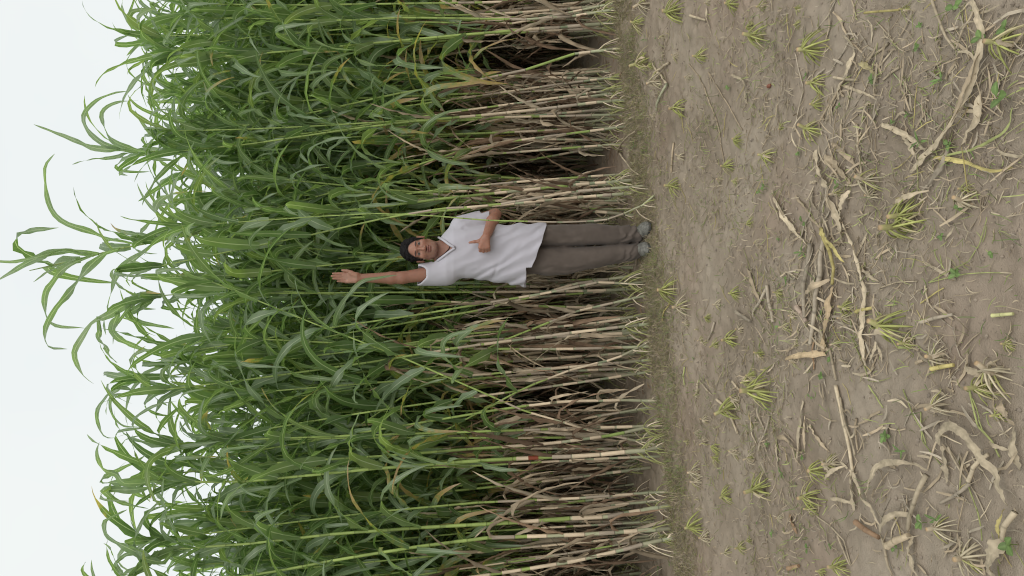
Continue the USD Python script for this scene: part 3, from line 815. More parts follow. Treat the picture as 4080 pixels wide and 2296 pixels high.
def head_sdf(p, detail=True):
    q = (p - HC)
    q = np.column_stack([np.abs(q[:, 0]), q[:, 1], q[:, 2]])     # mirrored
    d = ell(q, (0, 0.010, 0.020), (0.0735, 0.096, 0.088))
    d = smin(d, ell(q, (0, -0.026, -0.045), (0.060, 0.062, 0.080)), 0.03)
    d = smin(d, ell(q, (0, -0.066, -0.103), (0.027, 0.026, 0.022)), 0.03)
    d = smin(d, seg(q, (0.050, -0.005, -0.068), (0.034, -0.045, -0.098), 0.018, 0.016), 0.03)
    d = smin(d, ell(q, (0.045, -0.062, -0.028), (0.022, 0.022, 0.018)), 0.03)
    d = smin(d, seg(q, (0.008, -0.088, 0.019), (0.045, -0.072, 0.019), 0.009, 0.008), 0.018)
    d = smin(d, seg(q, (0, -0.086, 0.006), (0, -0.109, -0.038), 0.0075, 0.0115), 0.010)
    d = smin(d, ell(q, (0.0125, -0.094, -0.041), (0.009, 0.011, 0.0085)), 0.008)
    d = smax(d, -ell(q, (0.033, -0.099, -0.002), (0.019, 0.018, 0.010)), 0.014)
    eye = ell(q, (0.034, -0.0735, -0.001), (0.0155, 0.0125, 0.0125))
    slit = ell(q, (0.034, -0.090, -0.0025), (0.0125, 0.016, 0.0028))
    d = smin(d, smax(eye, -slit, 0.003), 0.005)
    d = smin(d, ell(q, (0, -0.087, -0.060), (0.026, 0.013, 0.0065)), 0.006)
    d = smin(d, ell(q, (0, -0.086, -0.0745), (0.022, 0.0135, 0.0075)), 0.006)
    d = smax(d, -ell(q, (0, -0.103, -0.0672), (0.030, 0.010, 0.0016)), 0.004)
    ear = smax(ell(q, (0.083, 0.012, -0.012), (0.010, 0.020, 0.031)), -ell(q, (0.092, 0.004, -0.010), (0.007, 0.009, 0.018)), 0.006)
    return smin(d, ear, 0.008)


SH_L, EL_L, WR_L = PT(1838, 899, 0.03), PT(1972, 856, 0.07), PT(1937, 944, -0.165)
SH_R, EL_R, FA_R, WR_R = PT(1738, 1087, 0.01), PT(1603, 1107, -0.02), PT(1560, 1108, -0.02), PT(1432, 1108, -0.03)
DR = -0.035


def hand_r(p):
    """The raised open hand, palm towards the camera, fingers together."""
    d = None
    for (bx, by), (tx, ty), r in (((1371, 1090), (1328, 1090), 0.0088), ((1367, 1101), (1323, 1100), 0.0090), ((1370, 1112), (1329, 1110), 0.0086), ((1378, 1123), (1345, 1123), 0.0076)):
        w = PT(1424, 1104 + (by - 1106) * 0.55, DR)
        k = seg(p, w, PT(bx, by, DR + 0.004), 0.0150, 0.0118)
        d = k if d is None else smin(d, k, 0.014)
    d = smin(d, seg(p, PT(1420, 1097, DR - 0.012), PT(1398, 1088, DR - 0.014), 0.017, 0.013), 0.014)      # ball of the thumb
    d = smin(d, seg(p, PT(1416, 1121, DR - 0.008), PT(1390, 1121, DR - 0.006), 0.014, 0.012), 0.012)
    for (bx, by), (tx, ty), r in (((1371, 1090), (1327, 1090.5), 0.0084), ((1367, 1101), (1322, 1100.5), 0.0086), ((1370, 1112), (1328, 1110.5), 0.0084), ((1378, 1122.5), (1345, 1121), 0.0074)):
        mx, my = (bx + tx) / 2, (by + ty) / 2
        fing = smin(seg(p, PT(bx, by, DR), PT(mx, my, DR - 0.006), r * 1.05, r), seg(p, PT(mx, my, DR - 0.006), PT(tx, ty, DR - 0.016), r, r * 0.82), 0.003)
        d = smin(d, fing, 0.004)
    th = smin(seg(p, PT(1402, 1086, DR - 0.012), PT(1383, 1079.5, DR - 0.016), 0.0125, 0.0098), seg(p, PT(1383, 1079.5, DR - 0.016), PT(1364, 1077.5, DR - 0.018), 0.0098, 0.0076), 0.004)
    return smin(d, th, 0.006)


def hand_l(p):
    """The closed hand before the belly with its thumb up."""
    d = None
    rows = ((1913, 986, 0.0118), (1925, 988, 0.0118), (1937, 987, 0.0112), (1947, 984, 0.0102))
    for v, u, r in rows:
        k = seg(p, PT(1934 + (v - 1930) * 0.35, 950, -0.170), PT(v, u, -0.192), 0.019, r * 1.12)
        d = k if d is None else smin(d, k, 0.012)
    for v, u, r in rows:
        f1 = seg(p, PT(v, u, -0.190), PT(v + 1, u + 13, -0.166), r * 1.05, r)
        f2 = seg(p, PT(v + 1, u + 13, -0.166), PT(v, u + 4, -0.142), r, r * 0.9)
        f3 = seg(p, PT(v, u + 4, -0.142), PT(v - 1, u - 10, -0.146), r * 0.9, r * 0.8)
        d = smin(d, smin(smin(f1, f2, 0.003), f3, 0.003), 0.0035)
    d = smin(d, seg(p, PT(1926, 952, -0.168), PT(1908, 962, -0.176), 0.017, 0.0125), 0.012)
    th = smin(seg(p, PT(1908, 962, -0.176), PT(1889, 964, -0.176), 0.0120, 0.0100), seg(p, PT(1889, 964, -0.176), PT(1871, 967, -0.170), 0.0100, 0.0076), 0.005)
    return smin(d, th, 0.007)


def body_sdf(p):
    d = head_sdf(p)
    nk = np.array([HX, YM + 0.025, 0])
    d = smin(d, seg(p, nk + [0, 0, ZE - 0.075], nk + [-0.002, 0.012, ZE - 0.205], 0.056, 0.064), 0.025)
    base = nk + [0, 0.010, ZE - 0.185]
    d = smin(d, seg(p, base, SH_L - [0.02, 0, 0.005], 0.052, 0.055), 0.04)
    d = smin(d, seg(p, base, SH_R - [-0.03, 0, 0.03], 0.052, 0.050), 0.04)
    zt, zm, zb = ZE - 0.205, PT(1950, 1000)[2], PT(2060, 1000)[2]
    t = loft(p, [zb, zm, PT(1850, 1000)[2], zt], [HX - 0.012] * 4, [0.150, 0.148, 0.142, 0.11], [YM + 0.01] * 4, [0.10, 0.10, 0.098, 0.075])
    d = smin(d, smax(smax(t, p[:, 2] - zt, 0.03), zb - p[:, 2], 0.02), 0.04)
    d = smin(d, seg(p, SH_L, EL_L, 0.050, 0.040), 0.03)
    mid = EL_L + (WR_L - EL_L) * 0.3
    d = smin(d, seg(p, EL_L, mid, 0.040, 0.041), 0.02)
    d = smin(d, seg(p, mid, WR_L, 0.041, 0.027), 0.02)
    d = smin(d, hand_l(p), 0.012)
    d = smin(d, seg(p, SH_R, EL_R, 0.052, 0.0395), 0.03)
    d = smin(d, seg(p, EL_R, FA_R, 0.0395, 0.041), 0.02)
    d = smin(d, seg(p, FA_R, WR_R, 0.041, 0.0265), 0.015)
    d = smin(d, hand_r(p), 0.014)
    return d


Z = lambda v: PT(v, 1000)[2]
X = lambda u: PT(1900, u)[0]


def shirt_sdf(p):
    rows = [(1742, 960, 1050, .085), (1775, 935, 1095, .108), (1805, 912, 1116, .120), (1850, 900, 1108, .128), (1930, 894, 1116, .133), (2000, 892, 1126, .140), (2082, 888, 1138, .150), (2180, 886, 1146, .160)]
    zs = [Z(r[0]) for r in rows]
    d = loft(p, zs, [(X(r[1]) + X(r[2])) / 2 for r in rows], [(X(r[1]) - X(r[2])) / 2 for r in rows], [YM + 0.01] * len(rows), [r[3] for r in rows], 2.3)
    d = smax(d, p[:, 2] - Z(1752), 0.06)
    nb = np.array([HX, YM + 0.04, ZE - 0.185])
    d = smin(d, seg(p, nb + [0.03, 0, 0], SH_L + [-0.01, 0, 0.0], 0.056, 0.062), 0.04)
    d = smin(d, seg(p, nb - [0.03, 0, 0], SH_R + [0.025, 0, -0.045], 0.058, 0.072), 0.05)
    # sleeves
    ax = (EL_L - SH_L) / np.linalg.norm(EL_L - SH_L)
    end = PT(1944, 871, 0.06)
    sl = seg(p, SH_L, end + ax * 0.05, 0.066, 0.066)
    hem = (p - end) @ (ax + np.array([-0.25, 0, -0.1])) + 0.004 * np.sin(p[:, 0] * 90 + p[:, 1] * 60)
    d = smin(d, smax(sl, hem, 0.004), 0.035)
    axr = (EL_R - SH_R) / np.linalg.norm(EL_R - SH_R)
    slr = seg(p, SH_R + [0.0, 0, -0.06], PT(1640, 1100, 0.0), 0.090, 0.068)
    mouth = (p[:, 2] - Z(1664)) + 0.10 * (p[:, 0] - X(1105)) - np.minimum(0, 1.05 * (p[:, 1] - YM + 0.01)) + 0.003 * np.sin(p[:, 0] * 110)
    d = smin(d, smax(slr, mouth, 0.004), 0.04)
    # folds
    q = p - HC
    w = fbm(np.column_stack([q[:, 0] * 9 + q[:, 2] * 2.5, q[:, 1] * 5, q[:, 2] * 4]), 3, 61) - 0.5
    d = d + 0.014 * w + 0.004 * np.sin((q[:, 0] * 1.6 + q[:, 2] * 0.9) * 46 + 8 * w)*np.clip(-q[:, 2] * 2.2 - 0.25, 0, 1)
    for a, b, r, dep in ((PT(1722, 1075, -.12), PT(1860, 1030, -.14), .016, .006), (PT(1735, 1060, -.12), PT(1850, 1000, -.14), .012, .005), (PT(1850, 905, -.07), PT(1880, 900, -.11), .014, .008), (PT(1885, 880, -.05), PT(1875, 905, -.10), .012, .008),
                         (PT(1905, 866, -.03), PT(1893, 900, -.08), .012, .007), (PT(2060, 915, -.15), PT(2010, 990, -.15), .014, .004), (PT(2100, 930, -.15), PT(2050, 1020, -.15), .014, .004), (PT(1960, 1120, -.06), PT(1990, 1040, -.14), .013, .005)):
        s = seg(p, a, b, r, r * 0.7)
        d = d + dep * np.exp(-np.maximum(s + r, 0) ** 2 / (2 * (r * 0.8) ** 2))
    # hem: the front falls in a slant, the tail behind the side slit ends higher
    slant = Z(2174) + (p[:, 0] - X(892)) / (X(1068) - X(892)) * (Z(2110) - Z(2174))
    low = np.where(p[:, 0] < X(1069), Z(2088) + 0.02 * (p[:, 0] - X(1069)), slant)
    low = np.where(p[:, 1] > YM + 0.03, np.minimum(low + 0.03, Z(2100)), low)
    d = np.maximum(d, low - p[:, 2] + 0.0025 * np.sin(p[:, 0] * 55))
    # hollow: sleeve mouths, neck opening
    d = smax(d, -seg(p, PT(1925, 872, 0.055), EL_L + ax * 0.06, 0.058, 0.056), 0.004)
    d = smax(d, -np.where(p[:, 2] > Z(1722), seg(p, PT(1728, 1090, 0.0), PT(1600, 1104, -0.01), 0.058, 0.062), 1.0), 0.004)
    tri = [(1806, 990), (1742, 946), (1700, 965), (1700, 1030), (1727, 1046)]
    P2 = np.array([[PT(a, b)[0], PT(a, b)[2]] for a, b in tri])
    cen = P2.mean(0)
    e = np.full(len(p), -9.0)
    for i in range(5):
        a, b = P2[i], P2[(i + 1) % 5]
        n = np.array([b[1] - a[1], a[0] - b[0]]); n /= np.linalg.norm(n)
        if n @ (cen - a) > 0:
            n = -n
        e = np.maximum(e, (p[:, [0, 2]] - a) @ n)
    cut = np.maximum(e, p[:, 1] - YM - 0.06)
    d = smax(d, -cut, 0.004)
    d = smax(d, -seg(p, nb + [0, -0.012, -0.03], nb + [0, -0.02, 0.2], 0.066, 0.066), 0.004)
    return d


def trouser_sdf(p):
    def leg(rows):
        zs = [Z(r[0]) for r in rows]
        return loft(p, zs, [(X(r[1]) + X(r[2])) / 2 for r in rows], [(X(r[1]) - X(r[2])) / 2 for r in rows], [YM + r[4] for r in rows], [r[3] for r in rows], 2.2)
    left = leg([(2060, 910, 985, .090, .015), (2180, 892, 984, .106, .015), (2261, 891, 980, .098, .01), (2360, 890, 976, .085, .0), (2460, 892, 969, .078, .01), (2515, 892, 964, .080, .01), (2552, 899, 961, .072, .012)])
    right = leg([(2060, 985, 1085, .090, .015), (2180, 980, 1098, .108, .015), (2261, 982, 1092, .100, .01), (2360, 978, 1068, .086, .0), (2460, 971, 1047, .078, .01), (2515, 966, 1036, .080, .01), (2556, 964, 1021, .072, .012)])
    q = p - HC
    w = fbm(np.column_stack([q[:, 0] * 10, q[:, 1] * 7, q[:, 2] * 5]), 3, 71) - 0.5
    low = np.clip((Z(2430) - p[:, 2]) / 0.12, 0, 1)
    wr = 0.0055 * np.sin(p[:, 2] * 95 + 40 * (p[:, 0] - X(965)) + 26 * w) * np.clip(0.6 + 2.5 * w, 0.1, 1.2)
    d = smin(left, right, 0.012) + 0.020 * w * np.clip((Z(2090) - p[:, 2]) / 0.1, 0, 1) + 0.0035 * np.sin(q[:, 0] * 85 + 12 * w) * np.clip((p[:, 2] - Z(2420)) * 3, 0, 1) + low * wr
    d = np.maximum(d, p[:, 2] - Z(2060))
    return np.maximum(d, Z(2550) - p[:, 2] + 0.003 * np.sin(p[:, 0] * 70) + 0.03 * (p[:, 1] - YM))


def shoe_sdf(p, xc, turn):
    c, s = math.cos(turn), math.sin(turn)
    g = gz1(xc, YM - 0.05)
    x, y, z = p[:, 0] - xc, p[:, 1] - YM, p[:, 2] - g + 0.004
    q = np.column_stack([c * x + s * y, -s * x + c * y, z])
    d = ell(q, (0, -0.075, 0.018), (0.051, 0.075, 0.048))
    d = smin(d, ell(q, (0, 0.02, 0.02), (0.043, 0.11, 0.062)), 0.03)
    d = smin(d, seg(q, (0, 0.045, 0.04), (0, 0.05, 0.12), 0.045, 0.043), 0.03)
    d = smin(d, np.maximum(loft(q, [0, 0.03], [0, 0], [0.052, 0.052], [-0.015, -0.015], [0.137, 0.135], 2.5), np.abs(q[:, 2] - 0.010) - 0.010), 0.003)
    d = d + 0.0022 * np.sin(q[:, 1] * 190) * (np.abs(q[:, 1] + 0.03) < 0.05) * (q[:, 2] > 0.035)
    return smax(d, -q[:, 2], 0.003)


def build_person():
    root = xform("person", loc=(0, 0, 0))
    tag(root, "person in white shirt and brown trousers, one arm raised, other hand thumbs-up, before the crop", "person")
    R = str(root.GetPath())
    lo, hi = (HX - 0.30, YM - 0.26, Z(2160)), (HX + 0.30, YM + 0.16, Z(1308))
    V, F = surface(body_sdf, lo, hi, 0.003)
    q = V - HC
    skin = np.tile([0.285, 0.142, 0.100], (len(V), 1))
    def paint(mask, col):
        m = np.clip(mask, 0, 1)[:, None]
        skin[:] = skin * (1 - m) + np.asarray(col) * m
    ax_ = np.abs(q[:, 0])
    face = (q[:, 1] < 0.0) & (np.abs(q[:, 2]) < 0.2) & (ax_ < 0.1)
    stub = np.clip((-q[:, 2] - 0.066) / 0.02, 0, 1) * np.clip((0.155 + q[:, 2]) / 0.03, 0, 1) * face
    paint(stub * 0.45, (0.13, 0.085, 0.07))
    paint(face * np.clip(1.2 - np.hypot(q[:, 0] / 0.026, (q[:, 2] + 0.052) / 0.006), 0, 1) * 0.6, (0.08, 0.055, 0.05))     # moustache
    lips = face * (q[:, 1] < -0.085) * np.clip((1.15 - np.hypot(q[:, 0] / 0.027, (q[:, 2] + 0.068) / 0.0125)) * 5, 0, 1)
    paint(lips * 0.75, (0.20, 0.085, 0.075))
    brow = face * np.clip((1.0 - np.hypot((ax_ - 0.033) / 0.024, (q[:, 2] - 0.0185 - 0.003 * np.cos((ax_ - 0.03) * 60)) / 0.0058)) * 3, 0, 1)
    paint(brow * 0.9, (0.018, 0.013, 0.012))
    mq = np.column_stack([ax_, q[:, 1], q[:, 2]])
    scalp = np.clip((ell(mq, (0, -0.108, -0.022), (0.0715, 0.096, 0.104)) + 0.009) / 0.010, 0, 1) * (q[:, 2] > -0.03) * (ax_ < 0.0775) * ((q[:, 1] < 0.03) | (q[:, 2] > 0.0))
    paint(scalp * 0.93, (0.016, 0.013, 0.013))
    lid = face * np.clip((1.0 - np.hypot((ax_ - 0.034) / 0.021, (q[:, 2] + 0.001) / 0.012)) * 2, 0, 1)
    paint(lid * 0.5, (0.12, 0.06, 0.045))
    pal = (V[:, 2] > Z(1425)) & (V[:, 1] < YM - 0.03)
    paint(pal * 0.75, (0.36, 0.20, 0.15))
    put("body", V, F, M_SKIN, R, skin)
    # hair
    def hair(p):
        r = p - HC
        n = fbm(r * 70, 3, 81) - 0.5
        d = ell(r, (0, 0.014, 0.032), (0.0825, 0.102, 0.097)) + 0.024 * n
        m = np.column_stack([np.abs(r[:, 0]), r[:, 1], r[:, 2]])
        d = smax(d, -(ell(m, (0, -0.108, -0.022), (0.0715, 0.096, 0.104)) + 0.020 * n), 0.018)
        side = np.where(r[:, 1] < 0.028, -0.012 - r[:, 2] - (r[:, 1] + 0.03) * 0.2, -0.085 - r[:, 2] + 0 * r[:, 1])
        d = smax(d, side, 0.006)
        return smax(d, -(ell(m, (0.085, 0.010, -0.014), (0.014, 0.020, 0.032))), 0.004)
    V, F = surface(hair, HC - [0.11, 0.12, 0.12], HC + [0.11, 0.14, 0.15], 0.003)
    put("hair", V, F, M_HAIR, R, (0.012, 0.011, 0.012))
    for s in (-1, 1):
        m = uv_ball(HC + [s * 0.034, -0.0755, -0.0015], 0.0118)
        qx = m[0] - (HC + [s * 0.034, -0.0755, -0.0015])
        iris = (np.hypot(qx[:, 0], qx[:, 2]) < 0.0058) & (qx[:, 1] < 0)
        put("eye", m[0], m[1], M_PLAIN, R, np.where(iris[:, None], [0.012, 0.008, 0.007], [0.14, 0.115, 0.10]))
    V, F = surface(shirt_sdf, (HX - 0.34, YM - 0.24, Z(2200)), (HX + 0.34, YM + 0.24, Z(1590)), 0.0036)
    sh = put("shirt", V, F, M_SHIRT, R, (0.425, 0.415, 0.465))
    # collar band and the placket's edge, laid on the shirt
    def on_front(px, py, sdf, lift):
        a, b = at(px, py, YM - 0.35), at(px, py, YM + 0.25)
        s = np.linspace(0, 1, 400)[:, None]
        dd = sdf(a + (b - a) * s)
        k = int(np.argmax(dd < lift)) if np.any(dd < lift) else 399
        return (a + (b - a) * s)[k]
    for pts in (((1748, 947), (1768, 958), (1790, 974), (1812, 987)), ((1812, 989), (1790, 1004), (1768, 1021), (1742, 1040))):
        c = np.array([on_front(a, b, shirt_sdf, 0.004) for a, b in smooth_path(np.array(pts, float), 12)])
        v, f = tube(c, 0.009, 6)
        put("collar", v, f, M_SHIRT, R + "/shirt", (0.44, 0.43, 0.48))
    V, F = surface(trouser_sdf, (HX - 0.26, YM - 0.19, 0.0), (HX + 0.24, YM + 0.2, Z(2050)), 0.004)
    put("trousers", V, F, M_TROUSER, R, (0.110, 0.090, 0.078))
    for xc, tn in ((PT(2575, 926)[0], 0.22), (PT(2578, 994)[0], -0.04)):
        V, F = surface(lambda p: shoe_sdf(p, xc, tn), (xc - 0.13, YM - 0.2, -0.05), (xc + 0.13, YM + 0.2, 0.2), 0.0035)
        t = np.tile([0.130, 0.128, 0.115], (len(V), 1)) * (0.75 + 0.6 * fbm(V * 60, 2, 91)[:, None])
        dark = np.clip((V[:, 1] - YM + 0.045) / 0.03, 0, 1) * np.clip((V[:, 2] - 0.03) / 0.02, 0, 1)
        t = t * (1 - 0.75 * dark[:, None]) * np.where(V[:, 2:3] < gz1(xc, YM - 0.05) + 0.016, 0.45, 1)
        put("shoe", V, F, M_SHOE, R, t)
    skin_at = lambda a, b: on_front(a, b, body_sdf, 0.003)
    c = np.array([skin_at(a, b) for a, b in smooth_path(np.array([(1750, 955), (1776, 960), (1792, 974), (1788, 992), (1766, 1015), (1738, 1034)], float), 26)])
    v, f = tube(c, 0.0030, 5)
    put("necklace", v, f, M_PLAIN, R, (0.035, 0.02, 0.02))


def uv_ball(c, r, n=12):
    t, u = np.linspace(0, math.pi, n + 1), np.arange(n * 2) / (n * 2) * TAU
    v = np.stack([np.sin(t)[:, None] * np.cos(u), np.sin(t)[:, None] * np.sin(u), np.cos(t)[:, None] + 0 * u], -1).reshape(-1, 3) * r + c
    i, j = np.meshgrid(np.arange(n), np.arange(n * 2), indexing="ij")
    k = n * 2
    f = np.stack([i * k + j, (i + 1) * k + j, (i + 1) * k + (j + 1) % k, i * k + (j + 1) % k], -1).reshape(-1, 4)
    return v, f


build_person()


# ------------------------------------------------------------------ the bare strip: stubble clumps, dry stalks and leaves, seedlings, litter
CA, CB, CC, CD, CE, CF = (1900, 0), (1900, 1100), (1900, 1536), (2980, 0), (2980, 760), (2980, 1536)   # where the notes below were taken


def px(o, x, y):
    return o[0] + x / 1.908, o[1] + y / 1.908


def spot(o, x, y, h=0.0):
    p = on_ground(*px(o, x, y), 0.0)
    p = on_ground(*px(o, x, y), gz1(p[0], p[1]) + h)
    return p


def zone(p):
    """Where on the bare soil, told by things one can find."""
    d = edge_y(p[0]) - p[1]
    pile = on_ground(3270, 1130)
    if d >= 0.55 and np.hypot(p[0] - pile[0], p[1] - pile[1]) < 0.30:
        return "beside the broken stalk heap"
    if d < 0.55:
        a = "beside the crop's edge"
    elif d < 1.0:
        a = "midway from crop to stalk heap"
    elif p[1] > pile[1] + 0.1:
        a = "crop side of the stalk heap"
    elif p[1] < 2.15:
        a = "nearest the camera"
    else:
        a = "nearer than the stalk heap"
    side = p[0] - 0.1
    return a + (", thumbs-up side" if side > 0.25 else ", raised-arm side" if side < -0.25 else ", before the person")


def clump_kind(rng, green, n):
    """A cut stub on a cone of stiff prop roots, about 8 cm tall at scale 1."""
    c = class_prim("stubble_kind")
    P = str(c.GetPath())
    h, r = 0.072, 0.0075
    top = np.array([rng.normal(0, 0.008), rng.normal(0, 0.008), h * rng.uniform(1.05, 1.5)])
    v, f = tube([[0, 0, 0.0], [0, 0, h * 0.7], [0, 0, h * 0.8], top * 0.92, top], [r * 0.9, r, r * 1.2, r * 1.05, r * 0.95], 7)
    col = np.array([0.33, 0.31, 0.14]) if green else np.array([0.40, 0.33, 0.23])
    ck = np.array([col * 0.7, col, col * 0.8, col * 1.05, np.array([0.40, 0.28, 0.16])])
    put("stub", v, f, M_ROOT, P, tube_rep(ck, 7))
    for k in range(n):
        az = k * TAU / n * 1.0 + rng.normal(0, 0.16) + (0.15 if k % 2 else 0)
        z0 = h * (rng.uniform(0.45, 0.75) if k % 2 else rng.uniform(0.75, 1.05))
        reach = rng.uniform(0.034, 0.075) * (1.15 if k % 2 == 0 else 0.9)
        d = np.array([math.cos(az), math.sin(az), 0])
        end = d * reach + [0, 0, rng.uniform(-0.012, 0.002)]
        if rng.random() < 0.2:
            end[2] += rng.uniform(0.008, 0.03)
        pts = smooth_path([d * r * 0.6 + [0, 0, z0], d * (r * 0.5 + reach * 0.42) + [0, 0, z0 * 0.74], d * reach * 0.8 + [0, 0, z0 * 0.32], end], 6)
        rr = rng.uniform(0.0021, 0.0032)
        v, f = tube(pts, rr * np.array([1.1, 1.1, 1.05, 0.95, 0.8, 0.5]), 5, False)
        if green:
            cc = np.array([0.32, 0.335, 0.11]) * rng.uniform(0.7, 1.2) if rng.random() < 0.7 else np.array([0.42, 0.37, 0.21])
        else:
            cc = np.array([0.45, 0.39, 0.27]) * rng.uniform(0.75, 1.12) if rng.random() < 0.8 else np.array([0.34, 0.33, 0.13])
        fade = np.array([0.9, 1.05, 1.05, 1.0, 0.9, 0.8])[:, None]
        put("root", v, f, M_ROOT, P, tube_rep(cc * fade, 5, False))
    if rng.random() < 0.7:                                  # a withered scrap of sheath
        az = rng.uniform(0, TAU)
        v, f, t = dry_blade(rng, np.array([0, 0, h * 0.9]), az, rng.uniform(0.07, 0.13), 0.014, 0.9, 1.4, PALE * 0.85, 7)
        v[:, 2] = np.maximum(v[:, 2], 0.004)
        put("dry_sheath", v, f, M_DRY, P, t)
    return c


RC = np.random.default_rng(41)
GREEN_CLUMP = [clump_kind(RC, True, int(RC.integers(15, 22))) for _ in range(7)]
STRAW_CLUMP = [clump_kind(RC, False, int(RC.integers(13, 20))) for _ in range(6)]
CLUMPS = [  # notes: origin, (x, y, length in note pixels, green 1 / straw 0)
    (CA, [(1250, 25, 140, 0), (1475, 70, 170, 1), (1740, 15, 60, 0), (1920, 35, 120, 1), (1210, 185, 110, 1), (2060, 200, 80, 1), (1400, 285, 60, 0), (1240, 465, 150, 1), (1310, 500, 60, 1), (1490, 440, 70, 0), (1690, 420, 110, 1), (1590, 595, 60, 0), (1340, 610, 130, 0), (1515, 830, 140, 1), (1330, 890, 60, 0), (1960, 1070, 90, 1), (1545, 1195, 90, 0), (1895, 1260, 110, 1), (1480, 1430, 130, 1), (1630, 1420, 50, 0), (1830, 1370, 70, 0), (1950, 1385, 60, 1)]),
    (CB, [(1425, 110, 180, 1), (1530, 230, 150, 0), (1580, 360, 70, 0), (1660, 400, 50, 0), (1740, 320, 70, 1), (1820, 215, 80, 0), (1945, 140, 100, 1), (1985, 400, 80, 0), (1905, 480, 140, 1), (1725, 510, 60, 0), (1790, 515, 80, 1), (1690, 480, 60, 0), (2040, 800, 90, 1), (1880, 990, 180, 1), (1950, 960, 110, 0), (1660, 910, 60, 0), (1720, 1095, 80, 0), (1660, 1190, 60, 0), (1590, 1265, 50, 1), (1715, 1255, 90, 0), (1800, 1320, 100, 1), (1800, 1400, 80, 1), (1950, 1350, 90, 0), (2070, 1380, 60, 1)]),
    (CC, [(1645, 660, 120, 0), (1660, 735, 100, 0), (1875, 830, 110, 1), (1690, 930, 50, 0), (1665, 865, 50, 0), (1635, 1065, 150, 1), (1720, 1160, 100, 0), (1890, 1260, 80, 0), (1995, 1225, 90, 1), (1960, 1340, 50, 0), (1760, 1420, 60, 0)]),
    (CD, [(95, 35, 80, 1), (365, 75, 60, 1), (370, 185, 50, 1), (5, 205, 80, 1), (45, 285, 170, 1), (460, 370, 200, 1), (510, 650, 150, 1), (510, 790, 110, 1), (445, 1000, 160, 1), (130, 1200, 130, 1), (880, 1390, 190, 0), (1930, 350, 220, 1), (1190, 80, 60, 1), (240, 965, 60, 1), (1640, 1440, 100, 1)]),
    (CE, [(0, 240, 80, 1), (60, 400, 60, 0), (640, 20, 100, 0), (930, 30, 110, 0), (1130, 250, 270, 1), (1170, 170, 220, 1), (1620, 60, 190, 0), (230, 780, 80, 1), (330, 950, 80, 0), (270, 1040, 100, 0), (720, 890, 120, 1), (730, 965, 100, 0), (345, 1160, 70, 0), (70, 1250, 90, 1), (660, 1160, 80, 0), (1040, 1040, 260, 1), (1200, 1150, 130, 1), (1400, 1250, 180, 0), (330, 1310, 70, 0), (1970, 1180, 100, 1), (1830, 1420, 240, 0), (20, 1400, 90, 1)]),
    (CF, [(60, 50, 250, 1), (0, 560, 90, 0), (60, 760, 190, 1), (490, 650, 180, 1), (620, 580, 130, 0), (440, 850, 170, 1), (460, 930, 100, 1), (230, 1010, 60, 0), (1440, 140, 170, 0), (1450, 1090, 190, 0), (1640, 1320, 230, 0), (1890, 210, 110, 1), (550, 1430, 80, 1), (680, 1390, 150, 1), (1770, 10, 200, 1), (0, 1180, 60, 1)]),
]
SIZES = ((0.75, "small"), (1.25, "middling"), (9, "large"))
found = []
for o, rows in CLUMPS:
    for x, y, ln, green in rows:
        g = spot(o, x + ln * 0.42, y)
        dist = np.linalg.norm(g - [0, 0, CAM_H])
        found.append((g, np.clip(ln / 1.908 * dist / FPX / 0.105, 0.35, 1.7), green))
for i, (g, s, green) in enumerate(found):
    src = (GREEN_CLUMP if green else STRAW_CLUMP)[RC.integers(0, 7 if green else 6)]
    M = lean_matrix(g[0], g[1], gz1(g[0], g[1]) - 0.006, RC.uniform(0, TAU), RC.normal(0, 0.18), RC.normal(0.05, 0.15), s)
    size = next(n for t, n in SIZES if s < t)
    label = f"{size} {'yellow-green' if green else 'straw-pale'} stubble clump {zone(g)}"
    register(copy_of(src, "stubble_clump", M), label, "stubble clump", "stubble clumps on the bare strip", g)

